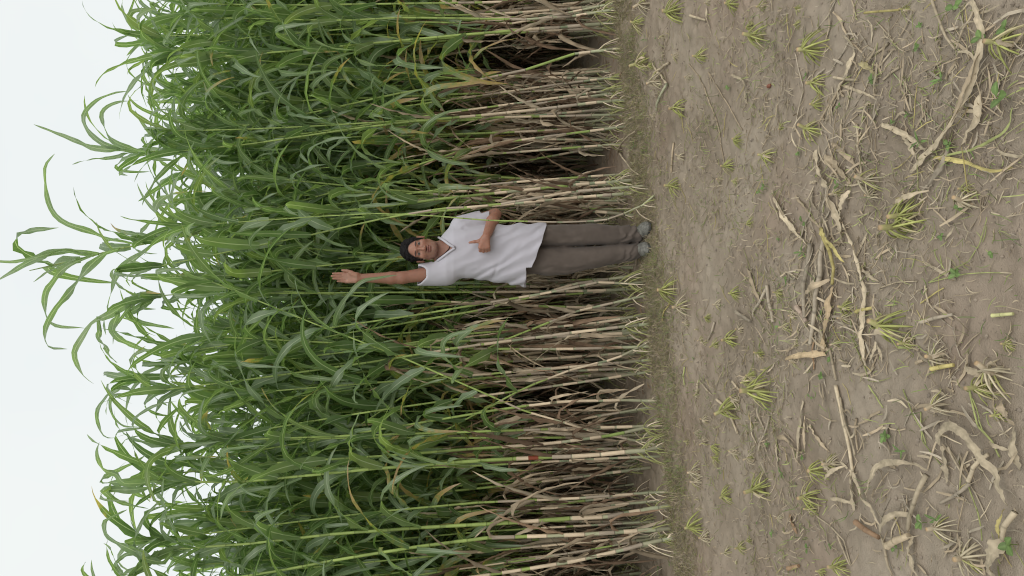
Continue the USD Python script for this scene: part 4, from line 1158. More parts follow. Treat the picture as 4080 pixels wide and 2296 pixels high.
# --- dry stalks (tubes with joints) and dry leaves (blades) lying on the soil
T_PALE, T_TAN, T_GREY, T_BROWN, T_YEL, T_LIME = (0.46, 0.385, 0.275), (0.41, 0.33, 0.23), (0.38, 0.325, 0.25), (0.35, 0.235, 0.145), (0.47, 0.40, 0.17), (0.36, 0.385, 0.16)
LYING = [  # origin, kind (s stalk, l leaf), points, width in note pixels, colour, raised, label or None
    (CD, "s", [(680, 0), (620, 120), (470, 290), (360, 390)], 14, T_GREY, 0, None), (CD, "l", [(660, 90), (740, 230), (800, 330), (900, 440)], 22, T_TAN, 0, None),
    (CD, "s", [(830, 250), (760, 350), (620, 570)], 15, T_GREY, 0, None), (CD, "s", [(1080, 330), (990, 400), (900, 480)], 22, T_PALE, 0, None), (CD, "s", [(740, 640), (650, 800), (570, 920)], 24, T_TAN, .01, "straight tan stalk piece aimed from a broken leaf to a green root clump"),
    (CD, "l", [(830, 400), (800, 500), (740, 640), (700, 760)], 42, T_PALE, .01, "pale dry leaf folded over a thin stalk, thumbs-up side of the soil"), (CD, "s", [(680, 590), (770, 605), (860, 610)], 26, T_PALE, .01, None), (CD, "l", [(720, 650), (830, 690), (990, 760)], 24, T_PALE, 0, None),
    (CD, "s", [(930, 600), (820, 810)], 14, T_GREY, 0, None), (CD, "s", [(980, 160), (1150, 370)], 14, T_PALE, 0, None), (CD, "s", [(1420, 0), (1500, 180), (1600, 380)], 24, T_PALE, .01, "pale straight stalk meeting another in a V near the top picture edge"), (CD, "s", [(1740, 80), (1650, 260), (1610, 370)], 20, T_PALE, .01, None),
    (CD, "l", [(1730, 0), (1830, 240), (1800, 500), (1720, 760), (1560, 1020), (1400, 1180), (1260, 1320)], 52, T_PALE, .02, "longest curved bundle of pale dry leaf, sweeping over the near soil"), (CD, "l", [(1840, 330), (1780, 560), (1690, 800), (1570, 1000)], 34, T_TAN, .03, "tan dry blade lying along the longest curved leaf bundle"), (CD, "l", [(1800, 690), (1770, 900), (1640, 1110)], 60, T_PALE, .01, "broad pale dry leaf pointed at one end, hanging off the long curved bundle"),
    (CD, "l", [(2030, 820), (1990, 990), (1800, 1110), (1640, 1160), (1420, 1205)], 18, T_LIME, .01, "narrow greenish curved blade joining the long dry bundle"), (CD, "l", [(1440, 1200), (1640, 1222), (1880, 1300), (2040, 1270)], 34, T_YEL, .01, "yellow-green curved leaf blade near the camera, thumbs-up side"), (CD, "l", [(1560, 1060), (1530, 1240), (1380, 1440)], 40, T_GREY, .01, "grey dry leaf running off below the long curved bundle"),
    (CD, "s", [(840, 940), (870, 1160), (880, 1340)], 22, T_PALE, .005, None), (CD, "l", [(650, 1090), (780, 1200), (890, 1350)], 40, T_TAN, .005, None), (CD, "l", [(600, 1190), (700, 1270), (800, 1410)], 75, T_TAN, .01, "broad brownish ragged dry leaf with a hole, above the stalk heap"), (CD, "l", [(540, 1140), (570, 1290), (640, 1450)], 58, T_PALE, .01, "broad pale dry leaf next to the brownish ragged one"),
    (CD, "l", [(1030, 945), (1180, 1000), (1280, 1060), (1400, 1170)], 40, T_PALE, .01, "pale frayed leaf strip touching the long curved bundle's end"), (CD, "l", [(1180, 1000), (1280, 1160), (1300, 1240)], 40, T_PALE, .005, None), (CD, "s", [(1840, 930), (1890, 1090), (1990, 1230), (2099, 1280)], 12, T_PALE, 0, None), (CD, "s", [(1110, 560), (1230, 690), (1360, 850), (1500, 1000)], 12, (0.28, 0.32, 0.16), 0, None), (CD, "s", [(370, 410), (420, 600), (420, 780), (360, 1000)], 14, T_GREY, 0, None),
    (CD, "s", [(920, 100), (1190, 78)], 22, T_YEL, .02, "yellow stub with roots at one end, lying by the top picture edge"), (CD, "l", [(850, 870), (910, 960), (940, 1100)], 16, T_TAN, 0, None), (CD, "s", [(840, 870), (700, 1000)], 12, T_TAN, 0, None), (CD, "l", [(870, 470), (960, 520), (1000, 590)], 44, (0.42, 0.36, 0.2), .01, None), (CD, "s", [(1170, 510), (1040, 610)], 22, T_PALE, 0, None),
    (CE, "l", [(200, 0), (280, 150), (360, 270), (440, 370), (490, 440)], 44, T_PALE, .012, "long pale flat leaf slanting down onto the stalk heap"),
    (CE, "s", [(500, 400), (480, 620), (450, 780), (460, 970)], 44, T_GREY, .012, "thick grey dry stalk with a dark hollow end, upper of the heap's two"), (CE, "s", [(612, 370), (590, 600), (560, 800), (530, 1020), (500, 1170)], 46, T_GREY, .012, "thick grey jointed stalk, lower of the stalk heap's two"),
    (CE, "l", [(590, 280), (690, 420), (765, 545)], 48, T_YEL, .035, "yellow folded blade bridging the head of the stalk heap"), (CE, "s", [(600, 290), (680, 480), (710, 630), (680, 710)], 34, T_YEL, .025, "kinked yellow-tan stalk lying on the stalk heap"), (CE, "l", [(640, 50), (710, 200), (745, 420)], 60, T_PALE, .01, "wide pale leaf running down into the heap's head"), (CE, "l", [(800, 0), (770, 90), (730, 230)], 56, T_PALE, .02, "wide pale leaf crossing into the heap's head from the crop side"),
    (CE, "l", [(740, 250), (830, 420), (870, 560), (910, 700), (905, 900), (910, 1330)], 46, T_PALE, .012, "longest straight pale leaf lying beside the stalk heap"), (CE, "l", [(870, 560), (930, 620), (995, 690)], 36, T_PALE, .005, None), (CE, "l", [(655, 680), (560, 750), (470, 800)], 46, T_TAN, .04, "short tan blade lying across the heap's two thick stalks"), (CE, "l", [(665, 730), (650, 950), (620, 1100), (590, 1240)], 58, (0.43, 0.33, 0.21), .012, "brownish broad blade running along the stalk heap"),
    (CE, "l", [(610, 1240), (440, 1250), (300, 1285)], 46, (0.43, 0.33, 0.21), .02, "curled brown leaf turned back at the foot of the stalk heap"), (CE, "l", [(520, 640), (525, 900), (490, 1130)], 38, T_PALE, .006, None), (CE, "s", [(515, 1150), (515, 1360)], 18, T_BROWN, .004, None), (CE, "l", [(0, 590), (60, 720), (130, 900), (200, 1070)], 34, T_TAN, .006, "long tan leaf strip pointing at pale clumps on the crop side of the heap"),
    (CE, "s", [(155, 720), (185, 860), (212, 1000)], 34, T_GREY, .008, "short grey stalk piece beside the long tan strip"), (CE, "s", [(150, 740), (60, 960)], 28, T_GREY, .008, None), (CE, "s", [(1000, 740), (1150, 697), (1300, 690)], 14, T_PALE, .004, "lone thin pale straw on open soil below the heap"), (CE, "s", [(1400, 700), (1600, 590), (1740, 480), (1830, 200)], 10, T_LIME, .006, None), (CE, "s", [(1400, 700), (1700, 630), (2000, 625)], 11, T_LIME, .006, None), (CE, "s", [(1380, 720), (1390, 860), (1465, 935)], 16, T_PALE, .004, None),
    (CE, "s", [(1330, 855), (1490, 740)], 15, T_YEL, .004, None), (CE, "s", [(1340, 1000), (1470, 965), (1585, 940)], 34, T_GREY, .008, "grey broken stalk stub with frayed ends, open soil near the camera"), (CE, "s", [(1475, 975), (1590, 1080), (1600, 1230), (1690, 1330)], 13, T_GREY, 0, None), (CE, "s", [(1430, 1355), (1600, 1325)], 42, T_YEL, .012, "stout yellow stub lying beside a pale root clump"), (CE, "s", [(1310, 1310), (1360, 1290)], 34, T_TAN, .008, None), (CE, "l", [(1000, 1150), (980, 1240), (950, 1345)], 26, T_PALE, .01, None), (CE, "l", [(1010, 1165), (1045, 1240), (1040, 1320)], 22, T_PALE, .01, None),
    (CE, "s", [(860, 920), (980, 890)], 36, T_YEL, .01, "short yellow stub lying across the longest straight leaf"), (CE, "s", [(1890, 950), (2050, 936)], 34, (0.43, 0.42, 0.21), .01, "short yellow-green stub alone near the right picture edge"), (CE, "s", [(640, 1200), (690, 1445)], 26, T_PALE, .006, None), (CE, "l", [(1690, 1320), (1750, 1370), (1810, 1410)], 56, T_PALE, .015, None), (CE, "s", [(790, 1090), (930, 1445)], 13, T_LIME, 0, None), (CE, "l", [(370, 40), (480, 180), (560, 290)], 30, T_TAN, .006, None), (CE, "s", [(920, 200), (1110, 262)], 12, T_PALE, .004, None), (CE, "l", [(500, 0), (510, 120)], 44, T_PALE, .01, None),
    (CE, "s", [(390, 880), (470, 1000)], 50, (0.42, 0.33, 0.26), .006, "frayed pinkish stub at the broken end of the heap's thick stalk"), (CE, "l", [(560, 980), (590, 1110), (570, 1180)], 34, T_PALE, .01, None), (CE, "s", [(250, 900), (390, 930)], 18, T_PALE, .006, None), (CE, "l", [(1150, 110), (1260, 60), (1410, 0)], 42, T_PALE, .03, "pale leaf draped from a big green clump toward the crop"),
    (CF, "s", [(690, 0), (750, 240), (800, 470), (820, 650)], 34, T_PALE, .008, "long pale stalk bundle running across the raised arm's side"), (CF, "s", [(725, 90), (790, 350), (835, 530)], 22, T_PALE, .010, None), (CF, "l", [(810, 640), (900, 830), (990, 960), (1030, 1070)], 36, T_PALE, .012, "pale ribbon of leaf carrying on from the long stalk bundle"), (CF, "l", [(800, 640), (815, 780), (822, 950)], 44, T_PALE, .008, None),
    (CF, "l", [(930, 840), (1010, 740), (1080, 620), (1180, 580), (1300, 590), (1405, 645)], 54, T_PALE, .04, "wavy pale leaf arched like a bow over the litter"), (CF, "s", [(1403, 680), (1330, 880), (1260, 1100)], 42, T_PALE, .02, "straight thick pale stalk under the bow-shaped leaf's end"), (CF, "s", [(1110, 1220), (1190, 1180), (1275, 1140)], 62, (0.48, 0.39, 0.27), .02, "stoutest short tan stalk stub, at the thick pale stalk's foot"), (CF, "l", [(1270, 1140), (1290, 1300), (1305, 1450)], 56, T_PALE, .015, "broad pale blade leading from the stout stub to the picture's edge"),
    (CF, "l", [(1280, 985), (1180, 980), (1090, 1070), (1070, 1210)], 42, T_PALE, .03, "smaller pale leaf bent in an arc by the stout stub"), (CF, "l", [(1500, 450), (1540, 370), (1640, 305), (1740, 340), (1870, 480), (1980, 650), (2025, 910)], 60, T_PALE, .05, "largest pale leaf arched in a wide hook near the camera"), (CF, "l", [(1500, 460), (1530, 600), (1520, 750)], 52, T_PALE, .01, "pale leaf hanging straight from the wide hook's start"), (CF, "s", [(1720, 725), (1790, 610), (1872, 520)], 38, T_PALE, .02, "pale stalk propped inside the wide hook of leaf"),
    (CF, "s", [(1720, 740), (1650, 810), (1490, 895)], 32, T_GREY, .01, "greyish stalk piece pointing away from the wide hook"), (CF, "s", [(1550, 470), (1650, 640), (1712, 742)], 20, T_PALE, .012, None), (CF, "s", [(860, 1040), (950, 1100), (1035, 1155)], 52, (0.35, 0.23, 0.145), .015, "reddish brown uprooted stump with wiry roots on the raised arm's side"), (CF, "s", [(1040, 1160), (1075, 1300), (1115, 1445)], 26, T_PALE, .006, None), (CF, "l", [(430, 120), (418, 300), (402, 590)], 30, T_PALE, .01, "narrow pale leaf pair standing upright in the picture, crop side"), (CF, "l", [(450, 235), (456, 380), (440, 515)], 26, T_TAN, .01, None),
    (CF, "s", [(180, 230), (140, 370), (100, 505)], 22, T_GREY, .006, None), (CF, "l", [(230, 400), (310, 400), (360, 470), (430, 512)], 34, T_TAN, .012, None), (CF, "l", [(480, 300), (560, 420), (630, 505)], 32, T_TAN, .006, None), (CF, "l", [(640, 860), (740, 870), (830, 890)], 26, T_PALE, .012, None), (CF, "l", [(600, 570), (640, 610), (672, 672)], 38, T_PALE, .03, None), (CF, "l", [(620, 740), (690, 660), (775, 610)], 34, T_PALE, .03, None), (CF, "s", [(470, 930), (610, 1050), (720, 1130), (800, 1365)], 14, T_PALE, .004, None), (CF, "l", [(330, 980), (380, 1130)], 40, T_BROWN, .006, "short orange-brown leaf scrap on the raised arm's side"), (CF, "s", [(330, 1392), (412, 1370)], 38, T_BROWN, .008, "small brown stub near the bottom picture edge"),
    (CF, "l", [(2000, 1180), (1950, 1300), (1880, 1450)], 110, T_PALE, .03, "broad crumpled sheath filling the picture's bottom right corner"), (CF, "s", [(2099, 960), (2050, 1070), (2000, 1170)], 50, T_PALE, .03, "pale stalk feeding into the crumpled sheath in the corner"), (CF, "l", [(1960, 110), (2010, 200), (2055, 305)], 62, T_TAN, .02, "tan curled sheath at the right picture edge, raised arm's side"), (CF, "l", [(2050, 320), (2075, 480), (2099, 650)], 58, T_PALE, .02, None), (CF, "s", [(1700, 40), (1760, 220), (1850, 380), (1940, 545)], 18, T_LIME, .008, "yellow-green straw slanting past the wide hook of leaf"), (CF, "s", [(1730, 100), (1800, 260), (1880, 420)], 12, T_LIME, .012, None),
    (CF, "l", [(2000, 940), (2035, 1010), (1995, 1180)], 26, T_YEL, .04, None), (CF, "s", [(1330, 200), (1340, 400), (1480, 605)], 12, T_LIME, .006, None), (CF, "s", [(1200, 30), (1300, 280), (1370, 445)], 13, T_LIME, .006, None), (CF, "s", [(930, 0), (1040, 170)], 15, T_LIME, .005, None), (CF, "s", [(1690, 740), (1790, 980), (1800, 1180)], 13, T_LIME, .01, None), (CF, "l", [(1740, 130), (1870, 200), (1970, 410)], 16, T_GREY, .004, None), (CF, "l", [(230, 410), (240, 560), (262, 715)], 24, T_PALE, .006, None), (CF, "s", [(850, 250), (850, 490)], 20, T_TAN, .006, None), (CF, "s", [(700, 1140), (790, 1370)], 20, T_PALE, .006, None), (CF, "l", [(1850, 430), (2000, 490)], 26, T_PALE, .01, None),
    (CB, "s", [(1990, 270), (2045, 305), (2105, 345)], 34, T_GREY, .01, "thick grey stalk piece among pale clumps, crop side of the heap"), (CB, "s", [(1820, 350), (1800, 420), (1770, 485)], 20, T_GREY, .006, None), (CB, "l", [(1690, 785), (1685, 860), (1668, 965)], 20, T_PALE, .01, None), (CB, "l", [(1690, 790), (1740, 840), (1805, 910)], 15, T_PALE, .006, None), (CB, "l", [(1950, 800), (2010, 860), (2065, 900)], 24, T_PALE, .006, None), (CB, "s", [(1840, 940), (1910, 1010), (1960, 1100), (2000, 1200)], 26, T_PALE, .008, "pale stalk with yellow foot lying past a big green clump"), (CB, "s", [(1590, 690), (1588, 830)], 14, T_LIME, .004, None), (CB, "s", [(1480, 190), (1420, 340)], 16, T_YEL, .01, None), (CB, "s", [(1860, 1010), (1990, 1010)], 22, T_PALE, .008, None),
    (CA, "s", [(1470, 480), (1365, 555)], 24, T_PALE, .008, None), (CA, "s", [(1460, 640), (1380, 840)], 26, (0.41, 0.41, 0.28), .01, "pale green stalk piece by the crop's edge, thumbs-up side"), (CA, "l", [(1340, 460), (1380, 540), (1465, 640)], 22, T_PALE, .008, None), (CA, "s", [(1640, 120), (1750, 155)], 24, T_PALE, .006, None), (CA, "l", [(1750, 60), (1790, 260)], 18, T_PALE, .006, None), (CA, "s", [(1510, 1085), (1490, 1315)], 18, T_TAN, .006, "straight tan straw standing across rows, before the dark opening"), (CA, "s", [(1620, 490), (1760, 740), (1850, 1000), (1895, 1290)], 12, T_TAN, .003, None), (CA, "s", [(1770, 550), (1900, 760), (2030, 990)], 12, T_TAN, .003, None), (CA, "l", [(1950, 570), (2050, 620), (2060, 790)], 22, T_PALE, .008, None),
    (CA, "s", [(1100, 1160), (1170, 1080), (1220, 1000)], 20, T_PALE, .05, "bent pale straw forming a peak at the crop's edge by the dark opening"), (CA, "s", [(1100, 1160), (1240, 1330)], 18, T_PALE, .03, None), (CE, "s", [(1700, 300), (1850, 0)], 9, T_GREY, 0, None), (CE, "l", [(1150, 1190), (1300, 1200)], 18, T_LIME, .006, None),
]
for i, (o, kind, pts, wpx, colour, raised, label) in enumerate(LYING):
    rng = np.random.default_rng(7000 + i)
    W = np.array([spot(o, x, y) for x, y in pts])
    n = (5 if kind == 's' else 12) if len(pts) == 2 else (6 if kind == 's' else 10) * (len(pts) - 1)
    P3 = smooth_path(W, n)
    dist = np.linalg.norm(P3.mean(0) - [0, 0, CAM_H])
    wid = wpx / 1.908 * dist / FPX * (0.82 if kind == 's' else 0.95)
    s = np.linspace(0, 1, n)
    ground = gz(P3[:, 0], P3[:, 1])
    col = np.array(colour) * rng.uniform(0.9, 1.08)
    mid = W.mean(0)
    if kind == "s":
        r = max(wid / 2, 0.0011) * 0.92
        P3[:, 2] = ground + r * 0.8 + raised * (0.55 + 0.45 * np.sin(math.pi * s)) + 0.002
        nj = max(2, int(np.linalg.norm(np.diff(P3, axis=0), axis=1).sum() / 0.14))
        ring_p, ring_r, ring_c = [], [], []
        cell = np.linspace(0, 1, nj + 1)
        for a, b in zip(cell[:-1], cell[1:]):
            c1 = col * rng.uniform(0.82, 1.1)
            for t, k, cc in ((a + 0.001, 1.16, col * 0.6), (a + 0.06 * (b - a), 1.04, c1), ((a + b) / 2, 0.96, c1 * 1.04), (b - 0.06 * (b - a), 0.97, c1)):
                ring_p.append([np.interp(t, s, P3[:, q]) for q in range(3)]); ring_r.append(r * k * (1 - 0.15 * t)); ring_c.append(cc)
        ring_p.append(P3[-1]); ring_r.append(r * 0.8); ring_c.append(col * 0.7)
        v, f = tube(ring_p, ring_r, 7 if wid > 0.006 else 5)
        t = tube_rep(np.array(ring_c), 7 if wid > 0.006 else 5)
        name, cat = ("dry_stalk", "dry stalk") if wid > 0.006 else ("straw_stem", "straw")
    else:
        tg = np.gradient(P3, axis=0); tg[:, 2] = 0; tg /= np.linalg.norm(tg, axis=1, keepdims=True)
        side = np.cross([0, 0, 1], tg)
        tilt = 0.35 * np.sin(s * rng.uniform(4, 9) + rng.uniform(0, 6))
        sd = side * np.cos(tilt)[:, None] + np.array([0, 0, 1.0]) * np.sin(tilt)[:, None]
        nr = np.cross(tg, sd)
        w = wid / 2 * 0.86 * np.minimum(1, 0.62 + s * 2.0) * np.minimum(1, (1.03 - s) * (2.2 if i % 3 else 7)) ** 0.7 * (1 + 0.10 * np.sin(s * 17 + rng.uniform(0, 6)) + rng.normal(0, 0.07, n)) + 0.0006
        P3[:, 2] = ground + 0.004 + raised * (0.3 + 0.7 * np.sin(math.pi * s) ** 0.7) + w * np.abs(np.sin(tilt))
        v, f, u = ribbon(P3, sd, nr, w, rng.uniform(0.15, 0.5) * (1 if rng.random() < 0.7 else -0.5), min(0.12 * wid, 0.004), rng.uniform(3, 7), rng.uniform(0, 6), np.array([-1, -0.55, -0.12, 0.12, 0.55, 1.0]))
        edge = np.abs(u[:, 0] - 0.5) > 0.45
        v[edge, :2] += rng.normal(0, 0.03 * wid, (int(edge.sum()), 2))
        v[:, 2] += 0.05 * wid * rng.normal(0, 1, len(v))
        v[:, 2] = np.maximum(v[:, 2], np.repeat(ground, 6) + 0.0025)
        t = col * (0.86 + 0.2 * fbm(np.column_stack([u[:, 0] * 9, u[:, 1] * 5 + i, 0 * u[:, 0]]), 2, i)[:, None]) * np.where(np.abs(u[:, :1] - 0.5) < 0.1, 1.1, 1.0)
        name, cat = "dry_leaf", "dry leaf"
    base = np.array([mid[0], mid[1], gz1(mid[0], mid[1])])
    p = put(name, v - base, f, M_STRAW, "/World", t)
    UsdGeom.Xformable(p).AddTranslateOp().Set(Gf.Vec3d(*map(float, base)))
    if label:
        tag(p, label, cat, "dry stalks and leaves lying on the soil")
    else:
        tone = "greenish" if col[1] > col[0] * 0.97 else "pale" if col[0] > 0.43 else "greyish"
        what = {"dry_stalk": "short dry stalk", "straw_stem": "thin straw", "dry_leaf": "narrow dry leaf"}[name]
        register(p, f"{tone} {what} {zone(mid)}", cat, "dry stalks and leaves lying on the soil", mid)

# --- seedlings
def seedling_kind(rng, n, long=False):
    c = class_prim("seedling_kind")
    P = str(c.GetPath())
    h = rng.uniform(0.022, 0.04)
    v, f = tube(smooth_path([[0, 0, -0.004], [rng.normal(0, .003), rng.normal(0, .003), h * 0.6], [0, 0, h]], 5), 0.0011, 5)
    put("stem", v, f, M_WEED, P, (0.20, 0.27, 0.08))
    for k in range(n):
        az = k * 2.4 + rng.normal(0, 0.3)
        L, W = rng.uniform(0.024, 0.036) * (1.5 if long else 1), rng.uniform(0.017, 0.024) * (0.55 if long else 1)
        s = np.linspace(0, 1, 8)
        th = rng.uniform(0.8, 1.3) + s * rng.uniform(0.2, 0.7)
        r = np.concatenate([[0], np.cumsum((np.sin(th[1:]) + np.sin(th[:-1])) / 2)]) * L / 7
        zz = np.concatenate([[0], np.cumsum((np.cos(th[1:]) + np.cos(th[:-1])) / 2)]) * L / 7
        p = np.column_stack([np.cos(az) * r, np.sin(az) * r, h * rng.uniform(0.6, 1) + zz])
        side = np.tile([-math.sin(az), math.cos(az), 0], (8, 1)).astype(float)
        nrm = np.cross(np.gradient(p, axis=0) / np.linalg.norm(np.gradient(p, axis=0), axis=1, keepdims=True), side)
        w = W / 2 * np.sin(np.clip((s - 0.12) / 0.88, 0, 1) ** 0.8 * math.pi) ** 0.7 + 0.0007
        v, f, u = ribbon(p, side, nrm, w, 0.25, 0.0005, 2, 0)
        col = np.array([0.15, 0.225, 0.075]) * rng.uniform(0.8, 1.2)
        put("leaf", v, f, M_WEED, P, np.where(np.abs(u[:, :1] - 0.5) < 0.05, col * 1.35, col))
    return c


RS = np.random.default_rng(61)
SEED = [seedling_kind(RS, n, lg) for n, lg in ((3, 0), (4, 0), (3, 0), (5, 0), (2, 0), (5, 1))]
WEEDS = [(CD, [(1320, 370, 1), (1130, 930, 1), (1350, 1080, 1.1), (1570, 1100, 1.3), (1250, 870, .8), (2010, 750, 1.8), (460, 580, .8), (720, 810, .9), (1620, 60, 1.4), (1330, 200, .8), (1830, 300, 1.2), (710, 1410, 1), (410, 1170, .7), (1980, 220, 1.4), (150, 1420, 1), (980, 610, 1.1), (1510, 610, 1)]),
         (CE, [(460, 240, 1.3), (450, 470, 1.2), (240, 365, .8), (310, 680, .8), (1620, 640, 1.4), (1900, 480, 1.1), (1500, 350, .9), (1640, 120, 1), (120, 20, 1.1), (590, 1410, 1), (650, 1280, .8), (265, 1030, .9), (570, 935, .8)]),
         (CF, [(1090, 390, 1.2), (1210, 500, 1.1), (500, 90, .9), (440, 550, .8), (480, 1235, 1.2), (650, 1220, .8), (1360, 1040, 1.5), (2060, 1210, 1.7), (290, 670, 1), (220, 1120, 1), (155, 450, .9), (1490, 1020, 1.2), (1160, 1240, 1), (90, 1040, .8)]),
         (CA, [(1200, 1140, 1.3), (1215, 1110, 1.1), (1930, 670, .9), (1300, 300, 1.1), (975, 245, 1.3), (1370, 290, .8)]), (CB, [(1100, 110, 1.2), (1150, 95, 1.2), (1185, 105, 1.1), (1390, 1260, 1.6), (1660, 625, .7), (1400, 930, .8), (1360, 790, .9)]), (CC, [(1400, 420, 1.3), (1250, 590, 1.3), (1225, 575, 1.1), (1400, 1390, 1.4), (1480, 1350, 1.2), (1860, 660, .7)])]
for o, rows in WEEDS:
    for x, y, s in rows:
        g = spot(o, x, y)
        s *= 0.85
        M = lean_matrix(g[0], g[1], gz1(g[0], g[1]), RS.uniform(0, TAU), 0.05, -0.1, s * RS.uniform(0.65, 0.8))
        size = "large" if s > 1.35 else "small"
        register(copy_of(SEED[RS.integers(0, 6)], "seedling", M), f"{size} green broad-leaved seedling {zone(g)}", "seedling", "seedlings on the bare strip", g)

g = spot(CD, 170, 655)
chip = uv_ball([0, 0, 0.006], 1.0, 6)
cv = (chip[0] - [0, 0, 0.006]) * [0.010, 0.017, 0.009] * (1 + 0.3 * (fbm(chip[0] * 1.3, 2, 3)[:, None] - 0.5)) + [0, 0, 0.006]
p = put("clay_chip", cv, chip[1], M_PLAIN, "/World", (0.21, 0.085, 0.055))
UsdGeom.Xformable(p).AddTranslateOp().Set(Gf.Vec3d(float(g[0]), float(g[1]), gz1(g[0], g[1])))
tag(p, "small brick red chip lying on the soil, thumbs-up hand's side", "chip")


# --- uncounted litter: straw bits, dead grass along the edge, crumbs of soil
def bits(name, n, place, length, width, colours, seed, label, cat, curl=0.25, lift=0.002, k=3, flat=1.0):
    rng = np.random.default_rng(seed)
    xy = place(rng, n)
    n = len(xy)
    m = 4
    L = rng.uniform(*length, n) * rng.uniform(0.5, 1, n)
    az = rng.uniform(0, TAU, n)
    s = np.linspace(-0.5, 0.5, m)
    bend = rng.normal(0, curl, n)
    a = az[:, None] + bend[:, None] * s[None] * 4
    dx, dy = np.cos(a), np.sin(a)
    X_ = xy[:, :1] + np.cumsum(dx, 1) * L[:, None] / m - np.cos(az)[:, None] * L[:, None] / 2
    Y_ = xy[:, 1:] + np.cumsum(dy, 1) * L[:, None] / m - np.sin(az)[:, None] * L[:, None] / 2
    w = rng.uniform(*width, n)
    tip = rng.uniform(0, 1, n) ** 2 * lift * 10
    Z_ = gz(X_, Y_) + lift + w[:, None] * 0.5 * flat + tip[:, None] * (s + 0.5) + 0.004 * rng.random((n, 1))
    P_ = np.stack([X_, Y_, Z_], -1)
    nx_, ny_ = -dy, dx
    ang = np.arange(k) / k * TAU + 0.5
    ring = np.cos(ang)[None, None, :, None] * np.stack([nx_, ny_, 0 * nx_], -1)[:, :, None] + np.sin(ang)[None, None, :, None] * np.array([0, 0, flat])
    taper = np.array([0.7, 1.0, 1.0, 0.5])
    v = P_[:, :, None] + ring * (w[:, None] * taper[None])[:, :, None, None] / 2
    i, j = np.meshgrid(np.arange(m - 1), np.arange(k), indexing="ij")
    f1 = np.stack([i * k + j, i * k + (j + 1) % k, (i + 1) * k + (j + 1) % k, (i + 1) * k + j], -1).reshape(-1, 4)
    f = (f1[None] + (np.arange(n) * m * k)[:, None, None]).reshape(-1, 4)
    colours = np.array(colours)
    c = colours[rng.integers(0, len(colours), n)] * rng.uniform(0.7, 1.1, (n, 1))
    tag(put(name, v.reshape(-1, 3), f, M_STRAW, "/World", np.repeat(c, m * k, 0), smooth=False), label, cat, kind="stuff")


def on_strip(rng, n):
    y = 1.45 + 4.1 * rng.random(n) ** 0.9
    x = rng.uniform(-0.42, 0.42, n) * y
    dens = fbm(np.stack([x * 2.2, y * 2.2, 0 * x], -1), 3, 15)
    ok = (y < edge_y(x) - 0.1) & (rng.random(n) < np.clip((dens - 0.30) * 3.0, 0.12, 1))
    return np.stack([x, y], -1)[ok]


def on_edge(rng, n):
    x = rng.uniform(-2.3, 2.6, n)
    y = edge_y(x) + rng.normal(-0.17, 0.12, n)
    ok = rng.random(n) < np.clip((fbm(np.stack([x * 3, y * 3, 0 * x], -1), 3, 19) - 0.2) * 3, 0.2, 1)
    return np.stack([x, y], -1)[ok]


def under_crop(rng, n):
    x = rng.uniform(-2.6, 3.0, n)
    return np.stack([x, edge_y(x) + rng.uniform(-0.1, 2.2, n)], -1)


bits("straw_litter", 19000, on_strip, (0.015, 0.085), (0.0016, 0.0046), [T_PALE, T_PALE, T_TAN, T_GREY, (0.33, 0.27, 0.19), T_LIME], 1, "fine pale straw bits scattered over the bare soil", "straw litter", 0.22, 0.003)
bits("stem_litter", 1500, on_strip, (0.06, 0.26), (0.0018, 0.0044), [T_PALE, T_TAN, T_GREY, T_YEL, (0.32, 0.32, 0.15)], 2, "longer thin straws strewn over the bare soil", "straw litter", 0.15)
bits("dead_grass", 24000, on_edge, (0.02, 0.12), (0.0014, 0.0034), [T_PALE, T_TAN, (0.40, 0.34, 0.2), (0.32, 0.34, 0.14), T_GREY], 3, "matted dry grass along the crop's front edge", "dry grass", 0.35, 0.004)
def round_heap(rng, n):
    c = np.array([on_ground(3270, 1130)[:2], on_ground(3350, 450)[:2], on_ground(3700, 1900)[:2], on_ground(3900, 300)[:2], on_ground(3050, 1750)[:2], on_ground(3500, 1500)[:2]])
    return c[rng.choice(6, n, p=[0.30, 0.18, 0.20, 0.12, 0.10, 0.10])] + rng.normal(0, 0.22, (n, 2))


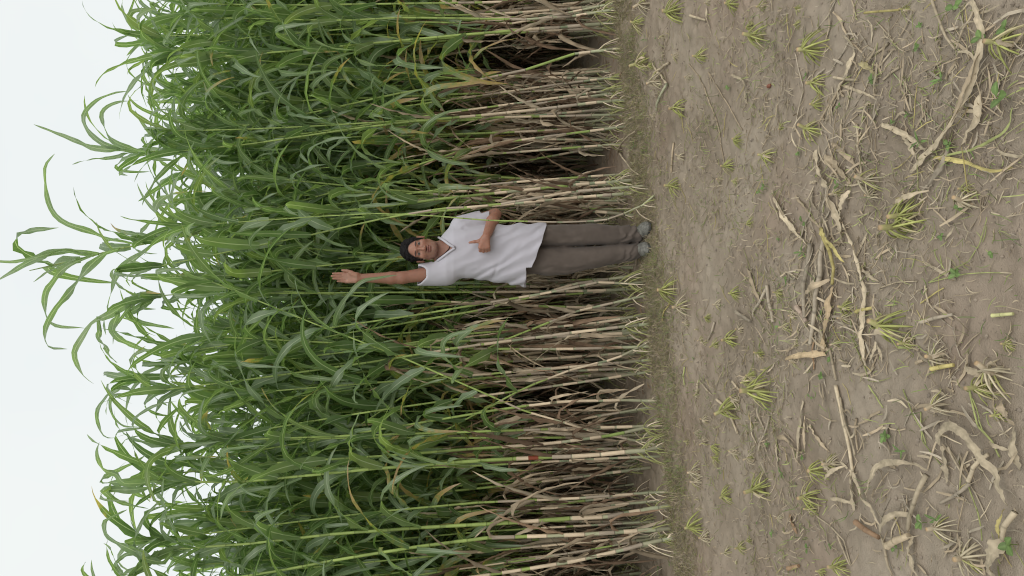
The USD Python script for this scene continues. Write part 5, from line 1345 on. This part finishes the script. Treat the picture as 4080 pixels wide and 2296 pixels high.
bits("leaf_scraps", 520, round_heap, (0.05, 0.22), (0.004, 0.012), [T_PALE, T_TAN, T_GREY, T_TAN], 8, "torn scraps of dry leaf strewn about the stalk heap", "leaf scraps", 0.2, 0.003, 4, 0.15)
def green_patches(rng, n):
    x = np.concatenate([rng.uniform(-1.7, 2.0, n // 2), rng.uniform(-0.4, 0.4, n - n // 2) * 3.2])
    y = np.concatenate([edge_y(x[:n // 2]) + rng.normal(-0.22, 0.13, n // 2), rng.uniform(1.7, 4.9, n - n // 2)])
    ok = (fbm(np.stack([x * 5, y * 5, 0 * x], -1), 2, 27) > 0.54) & (y < edge_y(x))
    return np.stack([x, y], -1)[ok]


bits("green_grass", 5200, green_patches, (0.02, 0.07), (0.0014, 0.0032), [(0.22, 0.29, 0.09), (0.28, 0.33, 0.11), (0.17, 0.25, 0.08)], 12, "short green grass sprouting in patches on the bare strip", "grass", 0.3, 0.006)
bits("leaf_litter", 1600, under_crop, (0.05, 0.25), (0.002, 0.007), [T_BROWN, T_GREY, T_TAN], 4, "brown leaf litter on the ground under the crop", "leaf litter", 0.3, 0.003)
rng = np.random.default_rng(5)
xy = on_strip(rng, 5200)
B_ = Bag()
octv = np.array([[1, 0, 0], [-1, 0, 0], [0, 1, 0], [0, -1, 0], [0, 0, 1], [0, 0, -0.5]], float)
octf = np.array([[0, 2, 4], [2, 1, 4], [1, 3, 4], [3, 0, 4], [2, 0, 5], [1, 2, 5], [3, 1, 5], [0, 3, 5]])
cr = [((octv * rng.uniform(0.7, 1.3, (6, 3))) * rng.uniform(0.002, 0.008) + [x, y, 0]) for x, y in xy]
zz = gz(xy[:, 0], xy[:, 1])
V_ = np.concatenate([c + [0, 0, z + 0.003] for c, z in zip(cr, zz)])
F_ = (octf[None] + (np.arange(len(xy)) * 6)[:, None, None]).reshape(-1, 3)
tag(put("soil_crumbs", V_, F_, M_PLAIN, "/World", np.repeat(np.array([0.26, 0.214, 0.168]) * rng.uniform(0.7, 1.15, (len(xy), 1)), 6, 0), smooth=False), "loose crumbs of dry soil on the bare strip", "soil crumbs", kind="stuff")

single_out()
